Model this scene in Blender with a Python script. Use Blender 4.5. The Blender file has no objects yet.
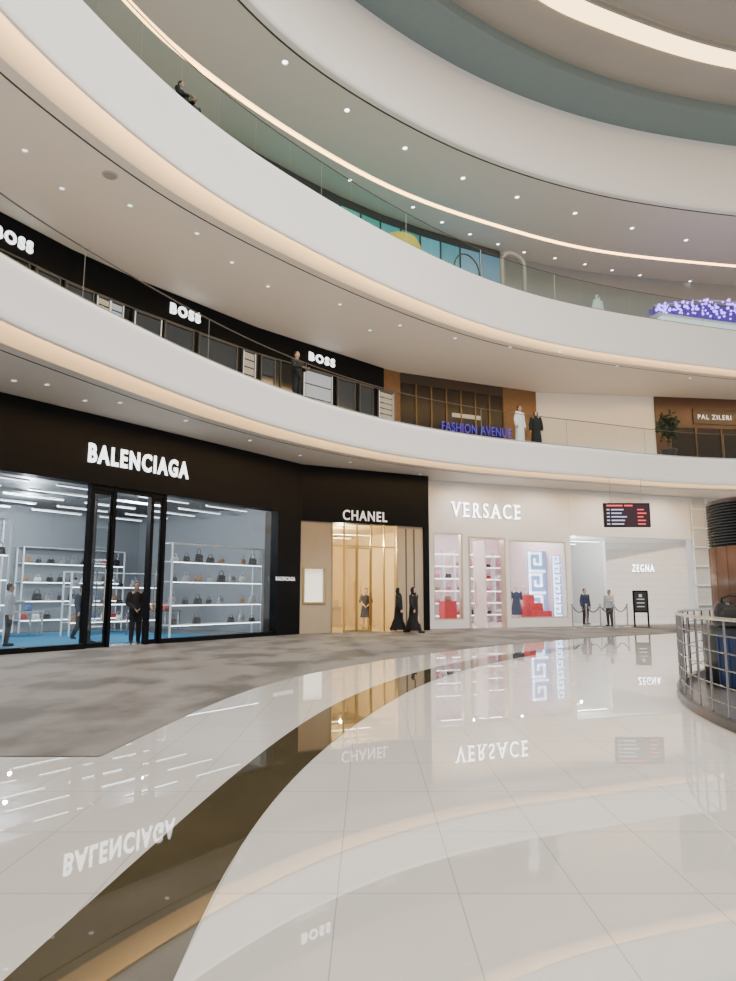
import bpy, bmesh, math, random
from mathutils import Vector, Matrix
random.seed(7)
scn = bpy.context.scene
C = scn.collection
PI = math.pi
TH = math.radians(8.5); FP = 700.0; CH = 1.4
cs, sn = math.cos(TH), math.sin(TH)

# ------------------------------------------------------------------ camera maths
def ray(px, py):
    u = (px-368)/FP; v = (490.5-py)/FP
    return Vector((u, cs-v*sn, sn+v*cs))
def atz(px, py, z):
    r = ray(px, py); t = (z-CH)/r.z
    return Vector((r.x*t, r.y*t, z))
def aty(px, py, Y):
    r = ray(px, py); t = Y/r.y
    return Vector((r.x*t, Y, CH+r.z*t))
def cross2(a, b): return a[0]*b[1]-a[1]*b[0]

# ------------------------------------------------------------------ materials
MATS = {}
def mat(name, col, rough=.5, metal=0., emit=None, es=0., var=.06, scale=6., spec=.5, coat=0.):
    if name in MATS: return MATS[name]
    m = bpy.data.materials.new(name); m.use_nodes = True
    nt = m.node_tree; b = nt.nodes['Principled BSDF']
    tc = nt.nodes.new('ShaderNodeTexCoord'); nz = nt.nodes.new('ShaderNodeTexNoise')
    nz.inputs['Scale'].default_value = scale
    nt.links.new(tc.outputs['Object'], nz.inputs['Vector'])
    mx = nt.nodes.new('ShaderNodeMix'); mx.data_type = 'RGBA'
    mx.inputs[6].default_value = (*[c*(1-var) for c in col], 1)
    mx.inputs[7].default_value = (*[min(1, c*(1+var)) for c in col], 1)
    nt.links.new(nz.outputs['Fac'], mx.inputs[0])
    nt.links.new(mx.outputs[2], b.inputs['Base Color'])
    b.inputs['Roughness'].default_value = rough; b.inputs['Metallic'].default_value = metal
    b.inputs['Specular IOR Level'].default_value = spec
    b.inputs['Coat Weight'].default_value = coat
    if emit:
        b.inputs['Emission Color'].default_value = (*emit, 1); b.inputs['Emission Strength'].default_value = es
    MATS[name] = m; return m
def glass_mat(name, tint, lo, hi):
    m = bpy.data.materials.new(name); m.use_nodes = True; nt = m.node_tree
    for n in list(nt.nodes): nt.nodes.remove(n)
    out = nt.nodes.new('ShaderNodeOutputMaterial'); mx = nt.nodes.new('ShaderNodeMixShader')
    tr = nt.nodes.new('ShaderNodeBsdfTransparent'); gl = nt.nodes.new('ShaderNodeBsdfGlossy')
    tr.inputs['Color'].default_value = (*tint, 1); gl.inputs['Roughness'].default_value = .01
    lw = nt.nodes.new('ShaderNodeLayerWeight'); lw.inputs['Blend'].default_value = .25
    mp = nt.nodes.new('ShaderNodeMapRange'); mp.inputs['To Min'].default_value = lo; mp.inputs['To Max'].default_value = hi
    nt.links.new(lw.outputs['Fresnel'], mp.inputs['Value']); nt.links.new(mp.outputs[0], mx.inputs[0])
    nt.links.new(tr.outputs[0], mx.inputs[1]); nt.links.new(gl.outputs[0], mx.inputs[2]); nt.links.new(mx.outputs[0], out.inputs[0])
    return m
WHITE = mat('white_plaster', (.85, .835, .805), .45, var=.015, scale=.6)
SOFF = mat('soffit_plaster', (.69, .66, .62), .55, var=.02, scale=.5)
COVEW = mat('cove_plaster', (.85, .80, .72), .55, var=.02, scale=.5)
COVE = mat('warm_cove_light', (1, .85, .6), .5, emit=(1, .58, .21), es=34)
COVED = mat('warm_cove_diffuser', (1, .85, .6), .5, emit=(1, .68, .30), es=11)
COVE4 = mat('warm_cove_thin', (1, .85, .6), .5, emit=(1, .62, .25), es=4.2)
RINGL = mat('ring_light', (1, .9, .7), .5, emit=(1, .66, .29), es=5.0)
TEAL = mat('teal_ceiling', (.175, .235, .25), .6)
GREYC = mat('grey_ceiling', (.37, .345, .315), .6, var=.05, scale=.3)
DARKL = mat('dark_groove', (.12, .11, .10), .6)
BLACK = mat('black_panel', (.0035, .004, .0055), .5, spec=.12)
BLACKG = mat('black_gloss', (.012, .012, .014), .12, spec=.3)
DGLASS = mat('dark_glass', (.010, .012, .014), .08, spec=.6)
STEEL = mat('steel', (.62, .62, .62), .22, 1.)
STEEL2 = mat('dark_steel', (.32, .32, .33), .25, 1.)
WFRAME = mat('white_metal', (.78, .8, .83), .35)
GOLD = mat('gold_metal', (.60, .43, .17), .3, 1.)
PGOLD = mat('pale_gold', (.62, .52, .38), .3, .7)
BRONZE = mat('bronze_metal', (.16, .11, .06), .35, .8)
BEIGE = mat('beige_stone', (.42, .345, .24), .15, scale=3)
CREAM = mat('cream_stone', (.73, .72, .705), .35, var=.03, scale=2)
WHITEST = mat('white_letters', (1, 1, 1), .4, emit=(.88, .97, 1), es=2.8)
BOSSL = mat('white_letters_soft', (1, 1, 1), .4, emit=(.95, .97, 1), es=2.6)
SILVL = mat('silver_letters', (.8, .78, .76), .3, emit=(1, .95, .92), es=.8)
PLATEL = mat('plate_letters', (.8, .8, .8), .3, emit=(.97, .97, 1), es=1.0)
VERSL = mat('pale_letters', (.95, .95, .97), .3, emit=(.97, .98, 1), es=6)
EDGESHL = mat('grey_edge_shadow', (.16, .155, .15), .4)  # grey for the outline and painted shadow of sign letters
BLUEL = mat('blue_led', (.03, .02, .25), .4, emit=(.09, .06, 1), es=.6)
PURPL = mat('purple_led', (.5, .2, 1), .4, emit=(.38, .20, 1), es=4)
SPOT = mat('lamp_lens', (1, 1, 1), .4, emit=(1, .95, .88), es=7)
LINL = mat('linear_lamp', (1, 1, 1), .4, emit=(.9, .96, 1), es=4)
SHELFL = mat('shelf_lamp', (1, 1, 1), .4, emit=(.9, .96, 1), es=10)
WARML = mat('warm_lamp', (1, 1, 1), .4, emit=(1, .80, .48), es=7)
ROSYL = mat('rosy_lamp', (1, 1, 1), .4, emit=(1, .88, .86), es=8)
SHOPW = mat('grey_shop_wall', (.235, .255, .275), .5)
SHOPF = mat('grey_shop_floor', (.22, .24, .27), .25)
SHOPB = mat('blue_carpet', (.02, .18, .33), .9)
SHOPC = mat('dark_shop_ceiling', (.04, .044, .05), .6)
CHW = mat('warm_shop_wall', (.74, .58, .32), .4)
PINK = mat('pinkish_wall', (.85, .66, .66), .4)
RED = mat('red_lacquer', (.62, .018, .03), .3)
WOOD = mat('brown_wood', (.15, .065, .033), .35, scale=4, var=.2)
DWOOD = mat('dark_brown_wood', (.085, .04, .022), .35, scale=4, var=.2)
ORWOOD = mat('orange_wood', (.20, .105, .04), .4, scale=4, var=.2)
BLUE = mat('blue_drum', (.015, .035, .12), .4)
GLASS = glass_mat('shop_glass', (.94, .97, .98), .03, .26)
RAILG = glass_mat('rail_glass', (.88, .925, .915), 0, 0)
RAILG3 = glass_mat('rail_glass_teal', (.76, .89, .87), 0, 0)
SKIN = mat('skin', (.42, .25, .17), .5); SKINL = mat('skin_light', (.56, .36, .26), .5)
EYE = mat('eye_dark', (.015, .012, .01), .2); LIP = mat('lips', (.33, .11, .09), .5)
CBLK = mat('black_cloth', (.008, .008, .01), .85); CDRK = mat('charcoal_cloth', (.03, .032, .04), .85)
CWHT = mat('white_cloth', (.75, .75, .76), .8); CGRY = mat('grey_cloth', (.42, .45, .5), .8)
CNAVY = mat('navy_cloth', (.02, .03, .075), .85); CPINK = mat('pale_pink_cloth', (.65, .45, .47), .8)
HAIR = mat('dark_hair', (.012, .009, .007), .5); MANQ = mat('mannequin_white', (.7, .68, .66), .35)
LEAF = mat('leaf_green', (.02, .045, .018), .5, var=.4); POT = mat('pot_dark', (.05, .045, .04), .5)

def floor_tile_mat():
    m = bpy.data.materials.new('polished_tile'); m.use_nodes = True; nt = m.node_tree; b = nt.nodes['Principled BSDF']
    N = lambda t: nt.nodes.new(t)
    tc = N('ShaderNodeTexCoord'); sp = N('ShaderNodeSeparateXYZ'); nt.links.new(tc.outputs['Object'], sp.inputs[0])
    def math_(op, a, b2=None):
        n = N('ShaderNodeMath'); n.operation = op
        for i, v in ((0, a), (1, b2)):
            if v is None: continue
            if isinstance(v, (int, float)): n.inputs[i].default_value = v
            else: nt.links.new(v, n.inputs[i])
        return n.outputs[0]
    def line(src, o, w, th):
        f = math_('FRACT', math_('DIVIDE', math_('ADD', src, 100*w-o), w))
        return math_('GREATER_THAN', math_('ABSOLUTE', math_('SUBTRACT', f, .5)), .5-th/w)
    ln = math_('MAXIMUM', line(sp.outputs[0], .43, .575, .003), line(sp.outputs[1], 4.44, .87, .004))
    nz = N('ShaderNodeTexNoise'); nz.inputs['Scale'].default_value = 1.6; nz.inputs['Detail'].default_value = 5
    nt.links.new(tc.outputs['Object'], nz.inputs['Vector'])
    m1 = N('ShaderNodeMix'); m1.data_type = 'RGBA'
    m1.inputs[6].default_value = (.60, .57, .52, 1); m1.inputs[7].default_value = (.67, .64, .59, 1)
    nt.links.new(nz.outputs['Fac'], m1.inputs[0])
    m2 = N('ShaderNodeMix'); m2.data_type = 'RGBA'; nt.links.new(ln, m2.inputs[0]); nt.links.new(m1.outputs[2], m2.inputs[6])
    m2.inputs[7].default_value = (.40, .38, .345, 1)
    nt.links.new(m2.outputs[2], b.inputs['Base Color'])
    b.inputs['Roughness'].default_value = .008; b.inputs['IOR'].default_value = 2.8
    n2 = N('ShaderNodeTexNoise'); n2.inputs['Scale'].default_value = 1.1
    nt.links.new(tc.outputs['Object'], n2.inputs['Vector'])
    bp = N('ShaderNodeBump'); bp.inputs['Strength'].default_value = .006; bp.inputs['Distance'].default_value = .05
    nt.links.new(n2.outputs['Fac'], bp.inputs['Height']); nt.links.new(bp.outputs[0], b.inputs['Normal'])
    return m
def cloud_mat(name, c1, c2, sc, rough):
    m = bpy.data.materials.new(name); m.use_nodes = True; nt = m.node_tree; b = nt.nodes['Principled BSDF']
    tc = nt.nodes.new('ShaderNodeTexCoord'); nz = nt.nodes.new('ShaderNodeTexNoise')
    mp = nt.nodes.new('ShaderNodeMapping'); mp.inputs['Scale'].default_value = (1.2, .7, 1)
    nt.links.new(tc.outputs['Object'], mp.inputs[0]); nt.links.new(mp.outputs[0], nz.inputs['Vector'])
    nz.inputs['Scale'].default_value = sc; nz.inputs['Detail'].default_value = 4
    cr = nt.nodes.new('ShaderNodeValToRGB'); cr.color_ramp.elements[0].position = .40; cr.color_ramp.elements[1].position = .54
    cr.color_ramp.elements[0].color = (*c1, 1); cr.color_ramp.elements[1].color = (*c2, 1)
    nt.links.new(nz.outputs['Fac'], cr.inputs[0]); nt.links.new(cr.outputs[0], b.inputs['Base Color'])
    b.inputs['Roughness'].default_value = rough; b.inputs['Specular IOR Level'].default_value = .25
    return m
TILE = floor_tile_mat()
CARPET = cloud_mat('cloud_carpet', (.088, .080, .071), (.18, .168, .152), .7, .7)
STRIPE = mat('brown_marble', (.060, .048, .026), .02, var=.3, scale=2.5, spec=.6)

# ------------------------------------------------------------------ object helpers
def obj(name, bm, m, parent=None, smooth=False, off=None):
    me = bpy.data.meshes.new(name)
    if isinstance(bm, bpy.types.Mesh): me = bm
    else:
        bmesh.ops.recalc_face_normals(bm, faces=bm.faces)
        if smooth:
            for f in bm.faces: f.smooth = True
        bm.to_mesh(me); bm.free()
    if m is not None and not me.materials: me.materials.append(m)
    o = bpy.data.objects.new(name, me); C.objects.link(o)
    if parent: o.parent = parent
    if off is not None: o.location = off
    return o
def struct(name, bm, m, smooth=False, loc=None, rotz=0):
    o = obj(name, bm, m, None, smooth); o['kind'] = 'structure'
    if loc is not None: o.location = loc
    o.rotation_euler.z = rotz
    return o
def tag(o, label, cat, group=None):
    o['label'] = label; o['category'] = cat
    if group: o['group'] = group
    return o
def thing(name, label, cat, loc=(0, 0, 0), rotz=0, group=None):
    o = bpy.data.objects.new(name, None); C.objects.link(o); o.empty_display_size = .2
    o.location = loc; o.rotation_euler = (0, 0, rotz)
    return tag(o, label, cat, group)
def dup(root, loc, rotz=0, label=None):
    r = root.copy(); C.objects.link(r); r.location = loc; r.rotation_euler = (0, 0, rotz)
    if label: r['label'] = label
    for ch in list(root.children):
        c = ch.copy(); C.objects.link(c); c.parent = r
        for g in list(ch.children):
            d = g.copy(); C.objects.link(d); d.parent = c
    return r
def B(): return bmesh.new()
def bx(bm, x0, x1, y0, y1, z0, z1):
    v = [bm.verts.new(p) for p in ((x0,y0,z0),(x1,y0,z0),(x1,y1,z0),(x0,y1,z0),(x0,y0,z1),(x1,y0,z1),(x1,y1,z1),(x0,y1,z1))]
    for f in ((0,3,2,1),(4,5,6,7),(0,1,5,4),(1,2,6,5),(2,3,7,6),(3,0,4,7)): bm.faces.new([v[i] for i in f])
    return bm
def box(x0, x1, y0, y1, z0, z1): return bx(B(), x0, x1, y0, y1, z0, z1)
def ringframe(x0, x1, z0, z1, g, y0, y1):
    bm = B(); bx(bm, x0, x0+g, y0, y1, z0, z1); bx(bm, x1-g, x1, y0, y1, z0, z1); bx(bm, x0+g, x1-g, y0, y1, z0, z0+g); bx(bm, x0+g, x1-g, y0, y1, z1-g, z1)
    return bm
def lathe(bm, prof, c=(0, 0), n=28):
    rings = [[bm.verts.new((c[0]+r*math.cos(2*PI*i/n), c[1]+r*math.sin(2*PI*i/n), z)) for i in range(n)] for r, z in prof]
    for a, b in zip(rings, rings[1:]):
        for i in range(n): bm.faces.new((a[i], a[(i+1) % n], b[(i+1) % n], b[i]))
    bm.faces.new(list(reversed(rings[0]))); bm.faces.new(rings[-1])
    return bm
def tube(bm, pts, r, n=8):
    pts = [Vector(p) for p in pts]; rings = []
    for i, p in enumerate(pts):
        t = (pts[min(i+1, len(pts)-1)]-pts[max(i-1, 0)]).normalized()
        a = Vector((0, 0, 1)) if abs(t.z) < .9 else Vector((1, 0, 0))
        e1 = t.cross(a).normalized(); e2 = t.cross(e1)
        rings.append([bm.verts.new(p+e1*r*math.cos(2*PI*k/n)+e2*r*math.sin(2*PI*k/n)) for k in range(n)])
    for a, b in zip(rings, rings[1:]):
        for i in range(n): bm.faces.new((a[i], a[(i+1) % n], b[(i+1) % n], b[i]))
    bm.faces.new(list(reversed(rings[0]))); bm.faces.new(rings[-1])
    return bm

# ------------------------------------------------------------------ plan curves
def spline(pts, step=.35):
    P = [Vector((p[0], p[1])) for p in pts]
    P = [2*P[0]-P[1]] + P + [2*P[-1]-P[-2]]
    den = []
    for i in range(1, len(P)-2):
        p0, p1, p2, p3 = P[i-1:i+3]
        for k in range(24):
            t = k/24
            den.append(.5*((2*p1)+(-p0+p2)*t+(2*p0-5*p1+4*p2-p3)*t*t+(-p0+3*p1-3*p2+p3)*t**3))
    den.append(P[-2])
    L = [0]
    for a, b in zip(den, den[1:]): L.append(L[-1]+(b-a).length)
    n = max(2, int(L[-1]/step)); out = []; j = 0
    for i in range(n+1):
        s = L[-1]*i/n
        while j < len(L)-2 and L[j+1] < s: j += 1
        f = (s-L[j])/max(1e-9, L[j+1]-L[j]); out.append(den[j].lerp(den[j+1], f))
    for _ in range(24):                                  # ease the small kinks out
        out = [out[0]]+[(out[i-1]+2*out[i]+out[i+1])/4 for i in range(1, len(out)-1)]+[out[-1]]
    return out
def offs(cv, d):
    r = []
    for i, p in enumerate(cv):
        t = (cv[min(i+1, len(cv)-1)]-cv[max(i-1, 0)]).normalized()
        r.append(p+Vector((-t.y, t.x))*d)
    return r
def sweep(cv, prof, bm=None):
    bm = bm or B(); rows = []
    cols = [offs(cv, o) for o, z in prof]
    rows = [[bm.verts.new((cols[k][i].x, cols[k][i].y, prof[k][1])) for k in range(len(prof))] for i in range(len(cv))]
    for a, b in zip(rows, rows[1:]):
        for k in range(len(prof)-1): bm.faces.new((a[k], b[k], b[k+1], a[k+1]))
    return bm
def hit(px, py, cv):
    r = ray(px, py); best = None
    for a, b in zip(cv, cv[1:]):
        d = b-a; den = cross2(r, d)
        if abs(den) < 1e-9: continue
        t = cross2(a, d)/den; s = cross2(a, (r.x, r.y))/den
        if t > 0 and -1e-6 <= s <= 1+1e-6 and (best is None or t > best[0]): best = (t, d.normalized())
    t, d = best
    return Vector((r.x*t, r.y*t, CH+r.z*t)), math.atan2(d.y, d.x)

pix = lambda pts, z: [atz(x, y, z) for x, y in pts]
def ext(pts, n=3, step=4.0, turn=-6):
    pts = [Vector((p[0], p[1])) for p in pts]; d = (pts[-1]-pts[-2]).normalized()
    for k in range(n):
        a = math.radians(turn); d = Vector((d.x*math.cos(a)-d.y*math.sin(a), d.x*math.sin(a)+d.y*math.cos(a))); pts.append(pts[-1]+d*step)
    return pts
LEFT = [(-6.2, -2), (-7.1, 3), (-7.25, 8)]
E2 = spline(LEFT + pix([(0,320),(100,362),(200,402),(300,434),(400,456),(500,469),(600,477)], 6.3) + [(14.6, 30.9), (20, 31.4), (26, 30.5)])
E3 = spline(LEFT + ext(pix([(0,10),(100,105),(200,185),(300,243),(400,292),(500,330),(600,352),(736,370)], 12.1)))
E4 = spline([(-6.2,-2), (-7.0,4), (-6.8,9), (-5.6,14.6)] + ext(pix([(250,0),(330,70),(430,130),(520,168),(620,195),(736,212)], 19.3)))
W4 = spline([(-9.5, 4), (-9.4, 12)] + ext(pix([(130,0),(200,65),(300,135),(400,190),(500,225),(600,250),(736,265)], 19.3)))
B2 = spline([(-13.5, 8), (-12.3, 14)] + pix([(15,222),(100,263),(185,300),(300,343),(400,373),(470,383)], 12.1) + [(8.9, 36.1)])

# ------------------------------------------------------------------ setting: floor
bm = B()
f = [bm.verts.new(p) for p in ((-40,-14,0),(50,-14,0),(50,60,0),(-40,60,0))]; bm.faces.new(f)
struct('floor', bm, TILE)
ccv = spline(pix([(100,757),(150,733),(220,700),(300,675),(430,653),(560,640),(680,633)], 0))
bm = B()
poly = [(-14, 6.4), (-2.75, 6.4)] + [(p.x, p.y) for p in ccv] + [(20, 36), (16.2, 35.3), (2.5, 29.9), (2.45, 29.1), (-2.55, 26.3), (-8.9, 16.9), (-14, 9.4)]
bm.faces.new([bm.verts.new((x, y, .006)) for x, y in poly])
bmesh.ops.triangulate(bm, faces=bm.faces)
struct('floor_carpet', bm, CARPET)
lc = spline(pix([(-160,1130),(4,978),(67,922),(133,864),(208,796),(277,740),(335,703),(383,683),(431,668),(500,655),(580,645)], 0), .3)
rc = spline(pix([(108,1140),(164,981),(195,915),(231,850),(269,800),(308,762),(358,722),(428,682),(500,661),(580,648)], 0), .3)
def uni(cv, n):
    return [cv[min(len(cv)-1, round(i*(len(cv)-1)/n))] for i in range(n+1)]
bm = B(); a = uni(lc, 60); b = uni(rc, 60)
va = [bm.verts.new((p.x, p.y, .003)) for p in a]; vb = [bm.verts.new((p.x, p.y, .003)) for p in b]
for i in range(60): bm.faces.new((va[i], vb[i], vb[i+1], va[i+1]))
struct('floor_stripe', bm, STRIPE)

# ------------------------------------------------------------------ setting: balconies
def level(n, cv, zb, zt, zf, zs, depth):
    struct('trim_%d' % n, sweep(cv, [(.16, zt), (0, zt-.01), (-.03, zt-.12), (0, zt-.22), (0, zb+.2), (.01, zb+.05), (.04, zb), (.07, zb), (.07, zb+.04)]), WHITE, True)
    struct('cove_light', sweep(cv, [(.07, zb+.04), (.07, zb+.16)]), COVE)
    struct('cove_diffuser', sweep(cv, [(.07, zb+.16), (.07, zb+.2), (.17, zb+.2)]), COVED)
    struct('ceiling_cove', sweep(cv, [(.17, zb+.2), (.17, zb+.24), (.34, zb+.23), (.5, zb+.18), (.66, zb+.11), (.82, zb+.03), (.92, zs)]), COVEW, True)
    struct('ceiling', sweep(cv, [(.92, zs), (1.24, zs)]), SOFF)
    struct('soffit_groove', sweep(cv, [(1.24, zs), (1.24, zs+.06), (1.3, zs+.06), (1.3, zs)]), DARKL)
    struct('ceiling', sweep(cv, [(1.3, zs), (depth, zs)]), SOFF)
    struct('floor', sweep(cv, [(.16, zt), (.16, zf), (depth, zf)]), SOFF)
level(1, E2, 6.3, 7.5, 7.4, 6.28, 11)
level(2, E3, 12.1, 14.1, 13.4, 12.1, 11)
# top bulkhead, its soffit, thin cove and the inner ceiling
struct('trim_3', sweep(E4, [(-.02, 22.7), (0, 22.6), (0, 19.5), (.05, 19.32), (.12, 19.3), (.3, 19.3)]), WHITE, True)
struct('soffit_groove', sweep(E4, [(.3, 19.3), (.3, 19.36), (.38, 19.36), (.38, 19.3)]), DARKL)
bm = B(); n = 120; a = uni(offs(E4, .38), n); b = uni(offs(W4, -.0), n)
va = [bm.verts.new((p.x, p.y, 19.3)) for p in a]; vb = [bm.verts.new((p.x, p.y, 19.3)) for p in b]
for i in range(n): bm.faces.new((va[i], vb[i], vb[i+1], va[i+1]))
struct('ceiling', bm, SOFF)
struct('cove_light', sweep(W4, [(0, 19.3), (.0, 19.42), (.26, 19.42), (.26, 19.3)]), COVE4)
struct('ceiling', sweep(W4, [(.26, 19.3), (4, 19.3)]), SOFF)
BACK3 = offs(W4, 2.4)
struct('wall_upper', sweep(BACK3, [(0, 13.4), (0, 19.3)]), mat('grey_wall', (.36, .36, .35), .5))
# atrium ceiling
struct('ceiling_rim', sweep(E4, [(-.02, 22.7), (-1.9, 22.75)]), TEAL)
struct('ceiling_step', sweep(E4, [(-1.9, 22.75), (-1.9, 23.2)]), TEAL)
inn = offs(E4, -1.9)
bm = B(); bm.faces.new([bm.verts.new((p.x, p.y, 23.2)) for p in inn] + [bm.verts.new(q) for q in ((42, 30, 23.2), (42, -12, 23.2), (-6, -12, 23.2))])
bmesh.ops.triangulate(bm, faces=bm.faces)
struct('ceiling', bm, GREYC)
RL = spline([(-2.2, 6), (-1, 12.5), (1.8, 18.6)] + ext(pix([(536,0),(575,18),(620,36),(680,56),(736,69)], 23.15)))
struct('ring_light', sweep(RL, [(0, 23.19), (0, 23.12), (-.9, 23.12), (-.9, 23.19)]), RINGL)
struct('ring_light_trim', sweep(RL, [(-.9, 23.19), (-.9, 23.0), (-1.0, 23.0), (-1.0, 23.19)]), GREYC)

# ------------------------------------------------------------------ facades
class Fac:
    def __init__(s, p0, p1):
        s.p = Vector(p0[:2]); q = Vector(p1[:2]); s.L = (q-s.p).length; s.d = (q-s.p)/s.L
        s.n = Vector((-s.d.y, s.d.x)); s.rot = math.atan2(s.d.y, s.d.x)
    def at(s, px, py, off=0):
        r = ray(px, py); p = s.p+s.n*off
        t = cross2(p, s.d)/cross2(r, s.d)
        return (Vector((r.x, r.y))*t-p).dot(s.d), CH+r.z*t
    def x(s, px, py=560, off=0): return s.at(px, py, off)[0]
    def w(s, a, off=0, z=0):
        q = s.p+s.d*a+s.n*off; return Vector((q.x, q.y, z))
    def thing(s, name, label, cat, group=None): return thing(name, label, cat, (s.p.x, s.p.y, 0), s.rot, group)
    def struct(s, name, bm, m): return struct(name, bm, m, False, (s.p.x, s.p.y, 0), s.rot)
def room(F, s0, s1, dep, h, mw, mf, mc, z0=0):
    F.struct('wall_back', box(s0, s1, dep, dep+.1, z0, h), mw); F.struct('wall_left', box(s0-.1, s0, .36, dep+.1, z0, h), mw); F.struct('wall_right', box(s1, s1+.1, .36, dep+.1, z0, h), mw)
    F.struct('floor', box(s0, s1, .02, dep, z0+.008, z0+.016), mf); F.struct('ceiling', box(s0, s1, .37, dep, h, h+.06), mc)
def letters(text, bold=0., ext=.05, space=1.1):
    cu = bpy.data.curves.new('txt', 'FONT'); cu.body = text; cu.size = 1; cu.extrude = ext; cu.offset = bold; cu.resolution_u = 4; cu.space_character = space
    o = bpy.data.objects.new('txt', cu); C.objects.link(o); bpy.context.view_layer.update()
    me = bpy.data.meshes.new_from_object(o.evaluated_get(bpy.context.evaluated_depsgraph_get()))
    bpy.data.objects.remove(o); bm = B(); bm.from_mesh(me); bpy.data.meshes.remove(me)
    bmesh.ops.remove_doubles(bm, verts=bm.verts, dist=1e-4)
    for v in bm.verts: v.co = Vector((v.co.x, -v.co.z, v.co.y))
    return bm
def split(bm):
    seen = set(); out = []
    for v in bm.verts:
        if v in seen: continue
        st = [v]; seen.add(v); comp = []
        while st:
            a = st.pop(); comp.append(a)
            for e in a.link_edges:
                b = e.other_vert(a)
                if b not in seen: seen.add(b); st.append(b)
        out.append(comp)
    return sorted(out, key=lambda c: min(v.co.x for v in c))
def sign(text, F, px0, px1, py0, py1, m, label, off=-.08, bold=0., ext=.03, name='shop_sign', cat='sign', each=True, pc=None, space=1.1, serif=False, edge=0):
    pm = (py0+py1)/2
    s0 = F.x(px0, pm, off); s1 = F.x(px1, pm, off)
    pc = pc if pc is not None else (px0+px1)/2
    z1 = F.at(pc, py0, off)[1]; z0 = F.at(pc, py1, off)[1]
    bm = letters(text, bold, ext, space)
    xs = [v.co.x for v in bm.verts]; zs = [v.co.z for v in bm.verts]
    kx = (s1-s0)/(max(xs)-min(xs)); kz = (z1-z0)/(max(zs)-min(zs)); a, c = min(xs), min(zs)
    for v in bm.verts: v.co = Vector(((v.co.x-a)*kx, v.co.y, (v.co.z-c)*kz))
    q = F.w(s0, off, z0); t = thing(name, label, cat, q, F.rot)
    if not each: obj('lettering', bm, m, t); return t
    def put(bmx, mm, nm, sf):
        for i, comp in enumerate(split(bmx)):
            b2 = B(); mp = {}
            for v in comp: mp[v] = b2.verts.new(v.co)
            fs = {f for v in comp for f in v.link_faces}
            for f in fs:
                try: b2.faces.new([mp[v] for v in f.verts])
                except ValueError: pass
            if sf:                                       # small slab feet at stem ends
                H = z1-z0; L0 = min(v.co.x for v in comp); L1 = max(v.co.x for v in comp); W = L1-L0; ch = text[i]; e = ext*.9; th = H*.07; sw = H*.12
                spots = {'V': [(L0+W*.06, 1), (L1-W*.06, 1)], 'E': [(L0+W*.1, 0), (L0+W*.1, 1)], 'R': [(L0+W*.1, 0), (L1-W*.1, 0)], 'A': [(L0+W*.06, 0), (L1-W*.06, 0)]}.get(ch, [])
                for x, top in spots: bx(b2, x-sw, x+sw, -e, e, (H-th) if top else 0, H if top else th)
            obj(nm, b2, mm, t)
        bmx.free()
    put(bm, m, 'letter', serif)
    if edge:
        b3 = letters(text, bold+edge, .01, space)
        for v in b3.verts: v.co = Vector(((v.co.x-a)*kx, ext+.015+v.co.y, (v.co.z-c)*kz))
        put(b3, EDGESHL, 'letter_edge_shadow', False)  # larger grey letters behind, modelled as outline and shadow
    return t
def wall_open(F, s0, s1, z0, z1, th, ops):
    bm = B(); x = s0
    for a, b, c, d in sorted(ops):
        if a > x: bx(bm, x, a, 0, th, z0, z1)
        if d < z1: bx(bm, a, b, 0, th, d, z1)
        if c > z0+.01: bx(bm, a, b, 0, th, z0, c)
        x = b
    if x < s1: bx(bm, x, s1, 0, th, z0, z1)
    return bm

# ---------------------------------------------------------------- left black shop
FB = Fac((-8.7, 16.94), (-2.55, 26.0)); H1 = 6.27
FL = FB.x(298)
zt = FB.at(165, 495)[1]
t = FB.thing('storefront', 'wide black shop front with tall clear display windows, at the left', 'shop front')
sp_ = FB.x(275, 560)
obj('header', box(-4.5, FL, -.12, .3, zt, H1), BLACK, t)
obj('pillar', box(sp_, FL, -.12, .5, 0, zt), BLACK, t)
ms = [FB.x(p) for p in (88, 111, 149, 162)]
for x in [FB.x(-40)]+ms:
    obj('mullion', box(x-.05, x+.05, -.06, .12, 0, zt), BLACK, t)
obj('sill', box(-4.5, ms[0], -.08, .2, 0, .14), BLACK, t)
obj('sill', box(ms[3], sp_, -.08, .2, 0, .14), BLACK, t)
edges = [-4.4, FB.x(-40), FB.x(52), ms[0]]
for a, b in zip(edges, edges[1:]): obj('window_pane', box(a+.02, b-.02, .04, .055, .14, zt), GLASS, t)
obj('window_pane', box(ms[3]+.07, FB.x(222), .04, .055, .14, zt), GLASS, t)
obj('window_pane', box(FB.x(222)+.02, sp_, .04, .055, .14, zt), GLASS, t)
obj('door_transom', box(ms[0], ms[3], -.04, .1, zt-.12, zt), BLACK, t)
for a, b, hx in ((ms[0], ms[1], 1), (ms[2], ms[3], 0)):
    bm = B(); bx(bm, a+.06, a+.11, 0, .06, .02, zt-.12); bx(bm, b-.11, b-.06, 0, .06, .02, zt-.12); bx(bm, a+.11, b-.11, 0, .06, .02, .14); bx(bm, a+.11, b-.11, 0, .06, zt-.24, zt-.12)
    d = obj('door', bm, BLACK, t)
    obj('door_pane', box(a+.11, b-.11, .02, .035, .14, zt-.24), GLASS, d)
    x = b-.2 if hx else a+.2
    obj('door_handle', tube(B(), [(x, -.06, .7), (x, -.06, 2.1)], .02), STEEL, d)
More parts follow.
